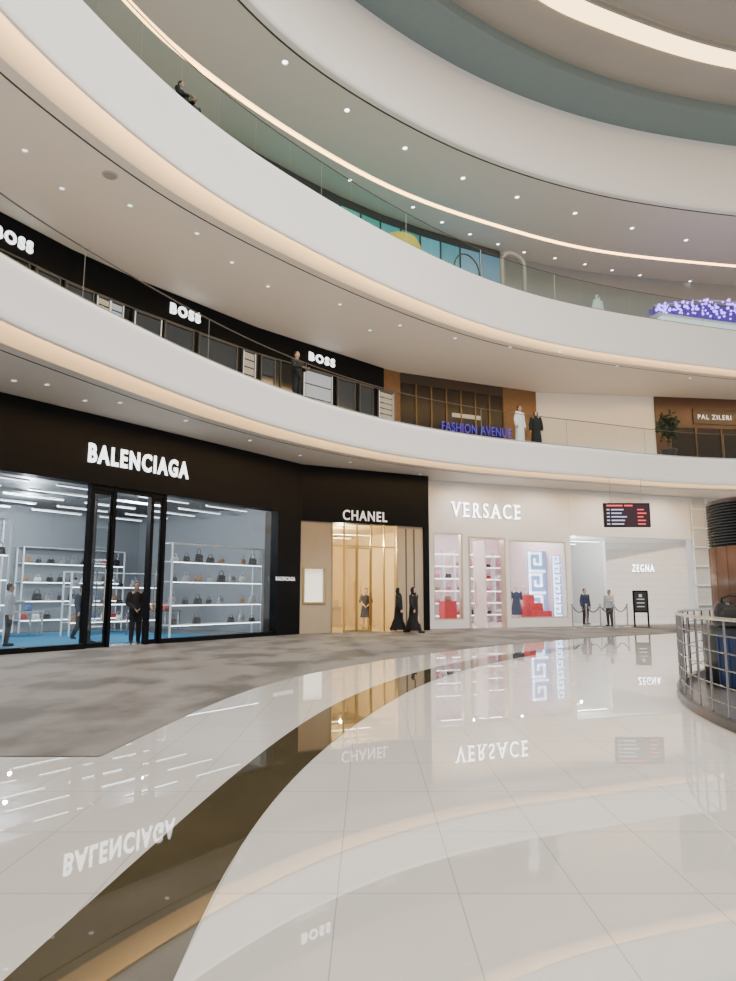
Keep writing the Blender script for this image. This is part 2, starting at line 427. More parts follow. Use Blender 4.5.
# an open leaf, turned inward
ax = ms[1]+.08; bm = B(); bx(bm, ax, ax+.05, .15, .23, .02, zt-.12); bx(bm, ax, ax+.05, .92, 1.0, .02, zt-.12); bx(bm, ax, ax+.05, .23, .92, .02, .14); bx(bm, ax, ax+.05, .23, .92, zt-.24, zt-.12)
d = obj('door', bm, BLACKG, t); obj('door_pane', box(ax+.018, ax+.03, .23, .92, .14, zt-.24), GLASS, d); obj('door_handle', tube(B(), [(ax+.1, .85, .7), (ax+.1, .85, 2.1)], .02), STEEL, d)
sign('BALENCIAGA', FB, 88, 189, 452, 470.5, WHITEST, 'large white illuminated block lettering on the black header over the left shop', -.15, .036, .012, pc=137, space=1.24)
sign('BALENCIAGA', FB, 276, 295, 576.8, 580.6, PLATEL, 'tiny white lettering plate on the black pillar of the left shop', -.14, .0, .005, each=False, space=1.2)
room(FB, -4.4, FL-.15, 9, 4.75, SHOPW, SHOPF, SHOPC)
FB.struct('floor_rug', box(-1, 8.4, .9, 8.2, .018, .03), SHOPB)
def lin_lamp(F, a, b, y, z, m, label, grp, w=.05, hc=None):
    q = F.w(a, y, z); t = thing('linear_lamp', label, 'ceiling lamp', q, F.rot, grp)
    obj('housing', box(0, b-a, -w-.01, w+.01, .0, .05), WFRAME, t); obj('diffuser', box(.02, b-a-.02, -w, w, -.012, .0), m, t)
    hc = hc if hc else z+.29
    obj('suspension_wire', tube(B(), [((b-a)/2, 0, .05), ((b-a)/2, 0, hc-z)], .006, 5), STEEL, t)
    return t
for y in (1.4, 2.8, 4.2, 5.8, 7.4):
    for a in (-3.6, -.8, 2.0, 4.8, 7.6):
        lin_lamp(FB, a, a+2.0, y, 4.45, LINL, 'slim white linear lamp hanging in the black-fronted shop', 'linear lamps in the left shop', .035)

# handbags and racks
def bag_proto(m, name='handbag'):
    bm = B(); w, d, h = .17, .065, .22
    bmv = [(-w, -d, 0), (w, -d, 0), (w, d, 0), (-w, d, 0), (-w*.8, -d*.5, h), (w*.8, -d*.5, h), (w*.8, d*.5, h), (-w*.8, d*.5, h)]
    v = [bm.verts.new(p) for p in bmv]
    for f in ((0,3,2,1),(4,5,6,7),(0,1,5,4),(1,2,6,5),(2,3,7,6),(3,0,4,7)): bm.faces.new([v[i] for i in f])
    bmesh.ops.bevel(bm, geom=bm.edges[:], offset=.02, segments=2, affect='EDGES')
    t = thing(name, 'handbag', 'handbag')
    obj('bag_body', bm, m, t, True)
    obj('bag_handle', tube(B(), [(-.1, 0, h-.02), (-.085, 0, h+.08), (-.04, 0, h+.13), (.04, 0, h+.13), (.085, 0, h+.08), (.1, 0, h-.02)], .012, 6), m, t, True)
    obj('bag_flap', box(-.125, .125, -.066, -.045, h*.45, h-.03), m, t)
    obj('bag_clasp', box(-.02, .02, -.075, -.06, h*.42, h*.52), STEEL, t)
    return t
COLS = [('black', mat('bag_black', (.015, .015, .016), .35)), ('white', mat('bag_white', (.75, .75, .75), .4)), ('silver', mat('bag_silver', (.5, .5, .52), .3, .8)),
        ('pink', mat('bag_pink', (.6, .2, .3), .4)), ('tan', mat('bag_tan', (.35, .2, .1), .45)), ('blue', mat('bag_blue', (.05, .15, .4), .4)), ('red', mat('bag_red', (.5, .03, .03), .4))]
PROT = {}
ORD = ['first', 'second', 'third', 'fourth', 'fifth', 'sixth', 'seventh', 'eighth', 'ninth', 'tenth']
BR = random.Random(77)
def put_bag(loc, rot, label, k, grp):
    c, m = COLS[k % len(COLS)]
    if c not in PROT: o = PROT[c] = bag_proto(m); o.location = loc; o.rotation_euler.z = rot
    else: o = dup(PROT[c], loc, rot)
    s = BR.uniform(.7, 1.1); o.scale = (s*BR.uniform(.85, 1.1), s, s*BR.uniform(.8, 1.2))
    o['label'] = c+' '+label; o['group'] = grp
    return o
def rack(F, s0, s1, y0, y1, zs, top, label, desc, per, seed, back=None, m=WFRAME, glow=False, skip=.12):
    t = thing('display_rack', label, 'shelf rack', F.w(s0, y0), F.rot); w = s1-s0; d = y1-y0
    for a in (0, w):
        for b in (0, d): obj('upright', box(a-.025, a+.025, b-.025, b+.025, .03, top), m, t)
    for z in zs:
        sh = obj('shelf', box(.0, w, 0, d, z-.03, z), m, t)
        if glow: obj('shelf_light', box(.05, w-.05, .0, .03, z-.045, z-.03), SHELFL, sh)
    obj('top_rail', box(-.025, w+.025, -.025, d+.025, top-.03, top), m, t)
    if back: obj('back_panel', box(0, w, d, d+.03, .03, top), back, t)
    rnd = random.Random(seed)
    for i, z in enumerate(zs):
        nmz = (['lowest', 'second lowest', 'second highest', 'topmost'] if len(zs) == 4 else ['lowest', 'middle', 'topmost'])[i]
        kk = 0
        for k in range(per):
            if rnd.random() < skip: continue
            s = s0+w*(k+.5)/per+rnd.uniform(-.02, .02)
            put_bag(F.w(s, (y0+y1)/2, z+.001), F.rot+rnd.uniform(-.15, .15), 'handbag, %s on the %s shelf of %s' % (ORD[kk], nmz, desc), rnd.choice([0, 0, 0, 0, 0, 0, 1, 1, 2, 2, 2, 4, 5, 6]), 'handbags on the racks of the left shop'); kk += 1
rack(FB, FB.x(172, 570, 1.3), FB.x(262, 570, 1.3), 1.3, 1.75, (.45, 1.1, 1.85, 2.5), 3.1, 'white open rack of handbags behind the right display window of the black shop', 'right window rack', 8, 1, glow=True)
rack(FB, -3.6, -1.9, 3.0, 3.45, (.45, 1.15, 1.85), 2.6, 'short white rack half cut off by the left picture edge', 'the rack at picture edge', 3, 2)
rack(FB, .1, 1.7, 3.0, 3.45, (.45, 1.15, 1.85, 2.55), 3.6, 'tall white rack behind the left display window', 'the tall left rack', 4, 3, glow=True)
rack(FB, 5.0, 8.6, 5.0, 5.45, (.5, 1.1, 1.7), 2.2, 'low white rack in the middle of the black shop, behind the right window rack', 'middle rack', 6, 8, glow=True)
rack(FB, -1.8, .6, 6.3, 6.75, (.5, 1.2, 1.9, 2.6), 3.2, 'tall glowing rack deep in the black shop behind its left window', 'the deep left rack', 5, 12, glow=True)
rack(FB, 1.0, 4.4, 8.4, 8.85, (.5, 1.2, 1.9, 2.6), 3.2, 'long glowing wall rack at the back of the black shop, left half', 'left back rack', 8, 4, SHOPW, glow=True)
rack(FB, 5.2, 9.6, 8.4, 8.85, (.5, 1.2, 1.9, 2.6), 3.2, 'long glowing wall rack at the back of the black shop, right half', 'right back rack', 9, 5, SHOPW, glow=True)
for i, (a, y, lab, sh_) in enumerate(((-1.6, 4.6, 'low steel display table near the left edge of the black shop', 'table near the left picture edge'), (2.9, 6.0, 'low steel display table in the middle of the black shop', 'table in mid shop'), (6.6, 3.4, 'low steel display table behind the right window rack', 'table behind the right window rack'), (-2.2, 1.0, 'low steel display table just inside the left display window', 'table just inside the left window'))):
    t = thing('display_table', lab, 'table', FB.w(a, y), FB.rot)
    obj('table_top', box(0, 1.8, 0, .8, .82, .87), STEEL, t)
    for u in (.05, 1.75):
        for v in (.05, .75): obj('leg', box(u-.03, u+.03, v-.03, v+.03, .03, .82), STEEL, t)
    for k in range(3): put_bag(FB.w(a+.35+.55*k, y+.4, .871), FB.rot, 'handbag, %s on the %s' % (ORD[k], sh_), i+k*2, 'handbags on display tables')

# ---------------------------------------------------------------- gold and black shop
FC = Fac((-2.52, 26.0), (2.45, 28.7))
zc = FC.at(362, 524)[1]
t = FC.thing('storefront', 'black and beige shop front with gold framed glass doors, in the centre', 'shop front')
c0, c1 = FC.x(332), FC.x(397)
cr = FC.x(423)
obj('header', box(0, FC.L, -.1, .3, zc, H1), BLACK, t)
obj('side_frame', box(cr, FC.L, -.1, .5, 0, zc), BLACK, t)
pl = obj('stone_panel', wall_open(FC, .02, c0, 0, zc, .25, [(FC.x(304), FC.x(324), FC.at(314, 602)[1], FC.at(314, 569)[1])]), BEIGE, t)
a, b = FC.at(304, 602)[0], FC.at(324, 602)[0]; z0, z1 = FC.at(314, 602)[1], FC.at(314, 569)[1]
obj('lit_display', box(a, b, .1, .15, z0, z1), mat('lit_panel', (.9, .88, .8), .5, emit=(1, .93, .8), es=1.0), t)
obj('display_frame', ringframe(a-.06, b+.06, z0-.06, z1+.06, .06, -.05, .0), GOLD, t)
obj('stone_panel', box(c1, cr, 0, .25, 0, zc), BEIGE, t)
for p in (406, 414): x = FC.x(p); obj('gold_strip', box(x-.02, x+.02, -.03, 0, .1, zc-.1), BRONZE, t)
mx_ = [c0, FC.x(344), FC.x(357), FC.x(371), FC.x(384), c1]
for i, x in enumerate(mx_): obj('mullion', box(x-.025, x+.025, -.03, .04, 0, zc), GOLD, t)
zd = zc-.9
obj('transom_bar', box(c0, c1, -.03, .04, zd, zd+.05), GOLD, t)
for i, (p, q) in enumerate(zip(mx_, mx_[1:])):
    if i in (1, 2):
        bm = B(); bx(bm, p+.03, p+.06, .0, .04, .02, zd-.02); bx(bm, q-.06, q-.03, 0, .04, .02, zd-.02); bx(bm, p+.06, q-.06, 0, .04, .02, .1); bx(bm, p+.06, q-.06, 0, .04, zd-.07, zd-.02)
        d = obj('door', bm, GOLD, t); obj('door_pane', box(p+.06, q-.06, .015, .03, .1, zd-.07), GLASS, d)
        x = q-.15 if i == 1 else p+.15
        obj('door_handle', tube(B(), [(x, -.05, .8), (x, -.05, 1.9)], .016), GOLD, d)
        obj('transom_pane', box(p+.03, q-.03, .015, .03, zd+.05, zc), GLASS, t)
    else: obj('window_pane', box(p+.03, q-.03, .015, .03, 0.02, zc), GLASS, t)
sign('CHANEL', FC, 343, 387, 511, 521, SILVL, 'silver capital lettering on the lower edge of the black header of the central shop', -.13, .008, .01, pc=365, space=1.15)
CHF = mat('pale_shop_floor', (.5, .38, .22), .2)
room(FC, .05, FC.L-.1, 7, zc, CHW, CHF, mat('warm_ceiling', (.6, .46, .27), .5))
for i, y in enumerate((1.5, 3.3, 5.1)): lin_lamp(FC, 1.2, 3.8, y, zc-.3, WARML, 'warm linear lamp hanging behind the gold doors', 'linear lamps behind the gold doors', .06)
t = thing('display_counter', 'pale glass display counter seen through the gold doors', 'counter', FC.w(1.9, 4.2), FC.rot)
obj('counter_body', box(0, 1.9, 0, .6, .02, .85), BEIGE, t); obj('counter_top', box(-.05, 1.95, -.05, .65, .85, .9), PGOLD, t); obj('counter_case', box(.1, 1.8, .05, .55, .9, 1.2), GLASS, t)
t = thing('wall_shelving', 'glowing pale wall shelving at the back of the central shop', 'shelf', FC.w(.6, 6.6), FC.rot)
for k in range(6): obj('upright', box(.75*k-.03, .75*k+.03, 0, .35, .02, 3.6), BRONZE, t)
for k in range(5):
    sh = obj('shelf', box(0, 3.75, 0, .35, .5+.7*k, .53+.7*k), PGOLD, t); obj('shelf_light', box(.05, 3.7, .0, .04, .485+.7*k, .5+.7*k), WARML, sh)
rnd = random.Random(33)
for i in range(4):
    for k in range(5):
        if rnd.random() < .75: put_bag(FC.w(.6+.375+.75*k, 6.77, .531+.7*i), FC.rot, 'handbag in bay %s, row %s up, of the glowing pale shelving' % (ORD[k], ORD[i]), rnd.choice([0, 0, 1, 4, 6]), 'handbags on the glowing pale shelving')

# ---------------------------------------------------------------- cream shop on the right
FV = Fac((2.5, 29.6), (16.2, 35.0))
xr = lambda p0, p1, y0, y1: (FV.x(p0, (y0+y1)/2), FV.x(p1, (y0+y1)/2), FV.at((p0+p1)/2, y1)[1], FV.at((p0+p1)/2, y0)[1])
w1 = xr(434, 463, 533, 620); dr = list(xr(469, 506, 537, 629)); dr[2] = 0; w2 = xr(510, 567, 541, 618)
rtop = FV.at(590, 536)[1]
t = FV.thing('storefront', 'cream stone shop front with two display windows and a central doorway', 'shop front')
obj('wall_panel', wall_open(FV, 0, FV.x(571), 0, H1, .35, [w1, tuple(dr), w2]), CREAM, t)
for o in (w1, w2):
    fr = obj('window_frame', ringframe(o[0], o[1], o[2], o[3], .05, .02, .12), PGOLD, t); g = .05; obj('window_pane', box(o[0]+g, o[1]-g, .05, .065, o[2]+g, o[3]-g), GLASS, fr)
bm = B(); g = .07
bx(bm, dr[0], dr[0]+g, -.03, .3, 0, dr[3]); bx(bm, dr[1]-g, dr[1], -.03, .3, 0, dr[3]); bx(bm, dr[0]+g, dr[1]-g, -.03, .3, dr[3]-g, dr[3])
obj('door_frame', bm, PGOLD, t)
dx = FV.x(489)
d = obj('door', box(dx, dx+.06, .35, 1.35, .02, dr[3]-.1), CREAM, t); obj('door_handle', tube(B(), [(dx-.06, 1.1, .8), (dx-.06, 1.1, 2.0)], .022), GOLD, d)
sign('VERSACE', FV, 452, 520, 503.5, 518, VERSL, 'pale illuminated capital lettering with wide spacing and grey edge shadows on the cream wall', -.06, .004, .015, pc=486, space=1.4, serif=True, edge=.03)
room(FV, .1, FV.x(569), 6, 4.6, PINK, mat('pale_floor', (.6, .50, .49), .2), mat('white_ceiling', (.7, .68, .66), .5))
for i, a in enumerate((.6, 2.4, 4.4)):
    for y in (1.0, 3.6): lin_lamp(FV, a, a+1.3, y, 4.4, ROSYL, 'white linear lamp in the ceiling of the cream shop', 'linear lamps in the cream shop', .07, 4.59)
def vshelf(s0, y, nb, lab, seed, short):
    t = thing('wall_shelving', lab, 'shelf', FV.w(s0, y), FV.rot); L = .6*nb
    for k in range(nb+1): obj('upright', box(.6*k-.025, .6*k+.025, 0, .35, .02, 3.6), WFRAME, t)
    for k in range(6):
        sh = obj('shelf', box(0, L, 0, .35, .4+.6*k, .44+.6*k), WFRAME, t); obj('shelf_light', box(.05, L-.05, .0, .03, .385+.6*k, .4+.6*k), ROSYL, sh)
    rnd = random.Random(seed)
    for i in range(5):
        for k in range(nb):
            if rnd.random() < .7: put_bag(FV.w(s0+.3+.6*k, y+.17, .442+.6*i), FV.rot, 'handbag in bay %s, row %s up, of %s' % (ORD[k], ORD[i], short), rnd.choice([0, 3, 3, 1, 6, 4, 2]), 'handbags on the lit white shelving')
vshelf(.6, 4.2, 7, 'white lit shelving seen through the doorway of the cream shop', 21, 'the white shelving behind the doorway')
vshelf(5.3, 5.2, 3, 'white lit shelving at the back of the wide right window', 22, 'the white shelving behind the wide window')
# red box in the first window
a, b = FV.x(444, 610, .6), FV.x(456, 610, .6); ztop = FV.at(450, 602, .6)[1]
t = thing('display_plinth', 'red lacquered cube plinth in the narrow left window of the cream shop', 'plinth', FV.w(a, .5), FV.rot)
w = b-a; bm = box(0, w, 0, w, .02, ztop); bmesh.ops.bevel(bm, geom=bm.edges[:], offset=.02, segments=2, affect='EDGES'); obj('plinth_body', bm, RED, t)
obj('plinth_top', box(-.02, w+.02, -.02, w+.02, ztop, ztop+.04), RED, t)
put_bag(FV.w(a+w/2, .5+w/2, ztop+.041), FV.rot, 'handbag on the red cube plinth', 4, 'window handbags')
# red steps
a, b = FV.x(531, 605, .5), FV.x(551, 605, .5); zz = [FV.at(541, y, .5)[1] for y in (611, 603, 595)]
t = thing('display_steps', 'red stepped display platform in the wide right window', 'platform', FV.w(a, .45), FV.rot); w = b-a
for k, z in enumerate(zz):
    q = box(w*.05*k, w*(1-.3*k), .2*k, .9, .02 if k == 0 else zz[k-1], z); obj('step', q, RED, t)
# meander screens
def meander(F, px0, px1, py0, py1, off, label, n=4):
    s0, s1 = F.x(px0, 580, off), F.x(px1, 580, off); z1 = F.at((px0+px1)/2, py0, off)[1]; z0 = F.at((px0+px1)/2, py1, off)[1]
    t = thing('patterned_screen', label, 'screen', F.w(s0, off, 0), F.rot); w = s1-s0; hh = (z1-z0)/n
    obj('screen_panel', box(0, w, 0, .05, .02, z1), mat('screen_blue', (.28, .42, .70), .4, emit=(.3, .5, 1), es=.6), t)
    bm = B(); th = w*.11
    for k in range(n):
        z = z0+hh*k
        def hb(u0, u1, v): bx(bm, w*u0, w*u1, -.04, 0, z+hh*v-th/2, z+hh*v+th/2)
        def vb(u, v0, v1): bx(bm, w*u-th/2, w*u+th/2, -.04, 0, z+hh*v0, z+hh*v1)
        hb(.05, .95, .06); vb(.1, .06, .94); hb(.05, .75, .9); vb(.72, .35, .93); hb(.36, .76, .38); vb(.38, .38, .64)
    obj('meander_relief', bm, mat('screen_white', (.88, .91, .95), .4, emit=(.9, .95, 1), es=2.8), t)
meander(FV, 528, 546, 551, 616, 1.75, 'tall blue and white meander patterned screen behind the red steps', 3)
meander(FV, 553, 561, 556, 616, .42, 'narrow meander patterned screen at the right end of the wide window', 6)

# recess opening, then the slightly slanting bright side wall
rs0 = FV.x(571)+.12; zr = FV.L; DEP = 5.0; GD = 1.4
t = FV.thing('recess_header', 'pale bulkhead over the recess right of the cream shop', 'bulkhead')
obj('header_panel', box(FV.x(571)+.01, zr, .0, .35, rtop, H1), CREAM, t)
WHT2 = mat('recess_ceiling_glow', (.85, .85, .85), .5, emit=(1, .98, .95), es=.9)  # glow put into the ceiling material so it looks lit
gs = FV.x(607, 590, GD)
G0 = FV.w(gs, GD); G1 = FV.w(zr, .4)
FG = Fac(G0, G1)
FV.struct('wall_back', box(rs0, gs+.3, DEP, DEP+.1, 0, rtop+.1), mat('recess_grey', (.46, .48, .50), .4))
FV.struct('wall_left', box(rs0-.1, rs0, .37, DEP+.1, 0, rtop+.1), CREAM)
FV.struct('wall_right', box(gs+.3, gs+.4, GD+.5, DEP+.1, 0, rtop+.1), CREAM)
FV.struct('ceiling', box(rs0, zr, .37, DEP, rtop+.1, rtop+.16), WHT2)
bm = B(); vs = [FV.w(rs0, .02), FV.w(zr, .02), Vector(G1), Vector(G0), FV.w(gs+.3, DEP), FV.w(rs0, DEP)]
bm.faces.new([bm.verts.new((v.x, v.y, .012)) for v in vs]); struct('floor', bm, mat('recess_floor', (.5, .49, .48), .15))
t = FG.thing('storefront', 'bright pale ribbed shop wall with small white lettering, at the right', 'shop front')
obj('wall_panel', box(0, FG.L, 0, .25, 0, rtop+.09), mat('pale_rib_stone', (.86, .855, .85), .35), t)
bm = B()
for k in range(11): bx(bm, .02, FG.L-.02, -.012, 0, .35+.36*k, .362+.36*k)
obj('rib_line', bm, mat('line_grey', (.65, .64, .62), .5), t)  # thin grey relief lines of the ribbed wall
sign('ZEGNA', FG, 632, 654, 564.5, 572, VERSL, 'small white raised lettering with grey edge shadows on the bright ribbed wall at right', -.06, .01, .01, pc=643, name='shop_sign', space=1.3, edge=.04)
for y in (1.6, 3.4): lin_lamp(FV, rs0+.2, gs-.2, y, rtop-.12, SHELFL, 'white linear lamp under the ceiling of the recess', 'linear lamps in the recess', .06, rtop+.09)
t = thing('reception_desk', 'dark reception desk inside the recess', 'desk', FV.w(rs0+.3, 3.6), FV.rot)
obj('desk_body', box(0, 1.2, 0, .5, .02, 1.0), mat('slate', (.09, .1, .12), .4), t); obj('desk_top', box(-.03, 1.23, -.03, .53, 1.0, 1.05), STEEL, t)
t = thing('wall_screen', 'dark blue lit panel on the back wall of the recess', 'panel', FV.w(rs0+.35, DEP-.06, 1.5), FV.rot)
obj('panel_frame', box(0, 1.3, 0, .05, 0, 1.9), BLACK, t); obj('panel_face', box(.06, 1.24, -.01, 0, .06, 1.84), mat('panel_blue', (.05, .08, .12), .3, emit=(.2, .35, .6), es=.3), t)
# glazed partition beyond
FZ = Fac((16.25, 35.02), (28, 38))
t = FZ.thing('glazed_partition', 'white gridded glass partition at the right behind the round kiosk', 'partition')
for k in range(13): obj('grid_upright', box(.9*k, .9*k+.08, 0, .1, 0, H1), WFRAME, t)
for k in range(6): obj('grid_rail', box(0, 11, .0, .1, .9+.95*k, .97+.95*k), WFRAME, t)
obj('frosted_pane', box(0, 11, .1, .13, 0, H1), mat('frosted', (.50, .51, .51), .3), t)

# ---------------------------------------------------------------- second level shops
zf2 = 7.4; zs2 = 12.09
def on(cv, px, z):
    best = min(range(len(cv)), key=lambda i: abs(atan_px(cv[i], z)-px)); return cv[best]
def atan_px(p, z):
    q = Vector((p.x, p.y, z-CH)); yy = q.y*cs+q.z*sn
    return 368+FP*q.x/yy if yy > 0 else 1e9
bps = [-60, 65, 130, 255, 385, 400, 535]
BP = [on(B2, p, 11.5) for p in bps]
tb = thing('storefront', 'long dark upper-floor shop front with three white signs behind the balcony glass', 'shop front', (BP[0].x, BP[0].y, zf2), 0)
def segpart(name, F, bm, m, par, base):
    o = obj(name, bm, m, par); q = F.p-Vector((base.x, base.y)); o.location = (q.x, q.y, -zf2); o.rotation_euler.z = F.rot; return o
LITW = mat('lit_window', (.25, .27, .29), .3, emit=(.8, .88, 1), es=.42)
LITY = mat('lit_shelf_warm', (.35, .32, .28), .3, emit=(1, .86, .68), es=.28)
DIMW = mat('dim_window', (.03, .034, .038), .1, emit=(.65, .8, 1), es=.03, spec=.6)
STRIP = mat('frame_light', (.6, .6, .6), .4, emit=(1, .95, .88), es=.5)
MULL = mat('grey_mullion', (.09, .09, .093), .4)
PANE2 = mat('smoky_glass', (.03, .034, .037), .1, spec=.6)
segs = [Fac(a, b) for a, b in zip(BP, BP[1:])]
for i in range(4):
    F = segs[i]
    segpart('header', F, box(0, F.L, -.05, .25, 11.0, zs2), BLACK, tb, BP[0])
    segpart('header_trim', F, box(0, F.L, -.07, -.05, 10.98, 11.03), MULL, tb, BP[0])
    n = max(1, round(F.L/1.3))
    for k in range(n):
        a, b = F.L*k/n, F.L*(k+1)/n
        segpart('window_pane', F, box(a+.03, b-.03, 0, .05, zf2, 11.0), PANE2 if (k+i) % 2 == 1 else DGLASS, tb, BP[0])
        segpart('mullion', F, box(a-.025, a+.025, -.06, .05, zf2, 11.0), MULL, tb, BP[0])
def litpane(i, p0, p1, y0, y1, m, name='lit_display', nb=1, lit=True):
    F = segs[i]; s0 = F.at(p0, y0, -.1)[0]; s1, z0 = F.at(p1, y1, -.1)
    z1 = 10.9; z0 = max(zf2+.3, z0-.8)
    fr = segpart('display_frame', F, ringframe(s0-.06, s1+.06, z0-.06, z1+.06, .06, -.14, -.05), MULL, tb, BP[0])
    for k in range(nb):
        zz0 = z0+(z1-z0)*k/nb+.03; zz1 = z0+(z1-z0)*(k+1)/nb-.03
        obj(name, box(s0, s1, -.1, -.06, zz0, zz1), m, fr)
    if lit: obj('frame_light', box(s0-.04, s0+.0, -.15, -.14, z0, z1), STRIP, fr); obj('frame_light', box(s1, s1+.04, -.15, -.14, z0, z1), STRIP, fr)
litpane(0, 38, 58, 262, 292, DIMW, lit=False); litpane(1, 68, 92, 268, 300, DIMW, lit=False)
litpane(1, 99, 109, 276, 305, LITY, nb=4); litpane(1, 112, 122, 284, 312, LITW, nb=4)
litpane(2, 136, 160, 300, 330, DIMW); litpane(2, 166, 192, 325, 345, DIMW, lit=False); litpane(2, 200, 236, 330, 358, DIMW, lit=False); litpane(2, 244, 254, 341, 372, LITY, nb=5)
litpane(3, 262, 274, 348, 376, DIMW, nb=2, lit=False); litpane(3, 304, 331, 374, 398, LITW, nb=3); litpane(3, 338, 354, 378, 404, DIMW, lit=False); litpane(3, 360, 372, 378, 404, DIMW, lit=False); litpane(3, 379, 392, 384, 405, LITY, nb=5)
sign('BOSS', segs[0], -6, 34, 232, 245.5, BOSSL, 'bold white sign at the left picture edge on the upper-floor shop', -.07, .055, .01, pc=13, space=1.28)
sign('BOSS', segs[2], 170, 201, 307.5, 318.5, BOSSL, 'bold white sign in the middle of the three upper-floor signs', -.07, .055, .01, pc=185, space=1.28)
sign('BOSS', segs[3], 309, 335, 355.5, 364, BOSSL, 'bold white sign farthest right of the three upper-floor signs', -.07, .045, .01, pc=322, space=1.28)
F = segs[5]; q = segs[4]
ts = thing('storefront', 'brown and dark glass upper-floor shop front with blue light lettering', 'shop front', (BP[4].x, BP[4].y, zf2), 0)
segpart('side_panel', segs[4], box(0.02, segs[4].L, 0, .2, zf2, zs2), ORWOOD, ts, BP[4])
xo = F.x(503, 410)
BRG = mat('brown_glass', (.03, .025, .022), .25, spec=.25)
for k in range(7):
    a, b = xo*k/7, xo*(k+1)/7
    segpart('window_pane', F, box(a+.03, b-.03, .02, .08, zf2, 11.6), BRG, ts, BP[4])
    segpart('mullion', F, box(b-.04, b+.04, -.03, .1, zf2, 11.6), BRONZE, ts, BP[4])
segpart('header', F, box(0, xo, -.03, .2, 11.6, zs2), mat('brown_header', (.05, .032, .02), .4), ts, BP[4])
segpart('wood_panel', F, box(xo, F.L, -.05, .2, zf2, zs2), ORWOOD, ts, BP[4])
segpart('display_light', F, box(F.x(452, 405), F.x(480, 405), -.02, .02, 10.2, 10.4), LITY, ts, BP[4])
sign('FASHION AVENUE', F, 442, 511, 425, 434, BLUEL, 'glowing blue lettering low behind the balcony glass', -.12, .0, .01, name='light_sign')
FW = Fac((8.9, 36.1), (24, 38.1))
x655 = FW.x(655, 420)
FW.struct('wall_right', box(0.02, x655, 0.02, .2, zf2, zs2), WHITE)
t = thing('storefront', 'small brown wood shop front at the right end of the upper floor', 'shop front', FW.w(x655, 0, zf2), FW.rot)
obj('header', box(0, 9, -.06, .3, 3.0, zs2-zf2), DWOOD, t); obj('wood_pier', box(0, .8, -.06, .3, 0, 3.0), DWOOD, t)
for k in range(5): obj('window_pane', box(.85+1.5*k, .85+1.5*k+1.4, 0, .06, .0, 3.0), BRG, t); obj('mullion', box(.77+1.5*k, .85+1.5*k, -.05, .1, 0, 3.0), BRONZE, t)
obj('dark_sign_band', box(FW.x(692, 417)-x655, 8.5, -.12, -.06, FW.at(715, 425)[1]-zf2, FW.at(715, 410)[1]-zf2), mat('dark_brown', (.03, .015, .01), .3), t)
sign('PAL ZILERI', FW, 698, 731, 415, 419.5, SILVL, 'small pale lettering on the brown shop front at the right edge', -.15, .0, .01, pc=714, space=1.2)

# third level: teal glazed shop front, a rounded yellow booth, a hoop and an arch behind the glass
pa = [hit(p, y, offs(BACK3, -.25))[0] for p, y in ((222,110),(262,140),(300,168),(340,195),(380,220),(420,242),(460,262),(500,272))]
P = Vector((pa[0].x, pa[0].y, 13.4))
t = thing('storefront', 'teal glazed shop front behind the upper balcony glass', 'shop front', P)
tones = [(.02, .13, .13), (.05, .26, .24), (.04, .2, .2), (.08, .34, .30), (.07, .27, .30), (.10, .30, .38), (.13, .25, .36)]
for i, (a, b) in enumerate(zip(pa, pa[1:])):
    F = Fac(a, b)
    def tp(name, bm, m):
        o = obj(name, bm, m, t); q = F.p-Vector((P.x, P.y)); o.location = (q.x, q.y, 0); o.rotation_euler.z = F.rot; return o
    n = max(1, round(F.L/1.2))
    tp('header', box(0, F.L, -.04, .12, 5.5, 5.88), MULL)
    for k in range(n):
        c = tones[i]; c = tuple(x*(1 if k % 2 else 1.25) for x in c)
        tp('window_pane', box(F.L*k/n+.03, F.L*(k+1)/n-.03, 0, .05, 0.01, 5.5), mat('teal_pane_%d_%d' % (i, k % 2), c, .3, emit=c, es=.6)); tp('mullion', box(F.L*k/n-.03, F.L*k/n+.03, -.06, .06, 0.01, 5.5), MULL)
q, r = hit(398, 240, offs(E3, 2.0)); tp_, _ = hit(398, 236, offs(E3, 2.0)); rr = 25*q.y/FP; zt3 = tp_.z-13.4
t = thing('rounded_booth', 'low rounded yellow booth behind the upper balcony glass', 'booth', (q.x, q.y, 13.4))
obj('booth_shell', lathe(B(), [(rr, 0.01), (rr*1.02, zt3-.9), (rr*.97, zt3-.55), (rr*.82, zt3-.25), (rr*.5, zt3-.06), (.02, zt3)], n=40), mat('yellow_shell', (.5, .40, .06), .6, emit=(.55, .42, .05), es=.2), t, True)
obj('booth_base', lathe(B(), [(rr*1.06, .0), (rr*1.06, .15), (rr, .16)], n=40), MULL, t)
q, r = hit(467, 264, offs(E3, 1.4)); rr = 18*q.y/FP
t = thing('hoop_sculpture', 'thin round upright hoop standing behind the upper balcony glass', 'sculpture', (q.x, q.y, 13.4), r)
obj('ring', tube(B(), [(rr*math.cos(a*PI/24), 0, q.z-13.4-.3+rr*math.sin(a*PI/24)) for a in range(49)], .03, 8), BRONZE, t, True)
obj('stand', box(-.06, .06, -.06, .06, 0, q.z-13.4-.3-rr), BRONZE, t); obj('foot', box(-.35, .35, -.2, .2, 0, .05), BRONZE, t)
q, r = hit(513, 262, offs(E3, 2.2)); tp_, _ = hit(513, 254, offs(E3, 2.2)); rr = 15*q.y/FP; zh = tp_.z-13.4-rr*.7
t = thing('beige_arch', 'beige rounded arch standing behind the upper balcony glass', 'arch', (q.x, q.y, 13.4), r)
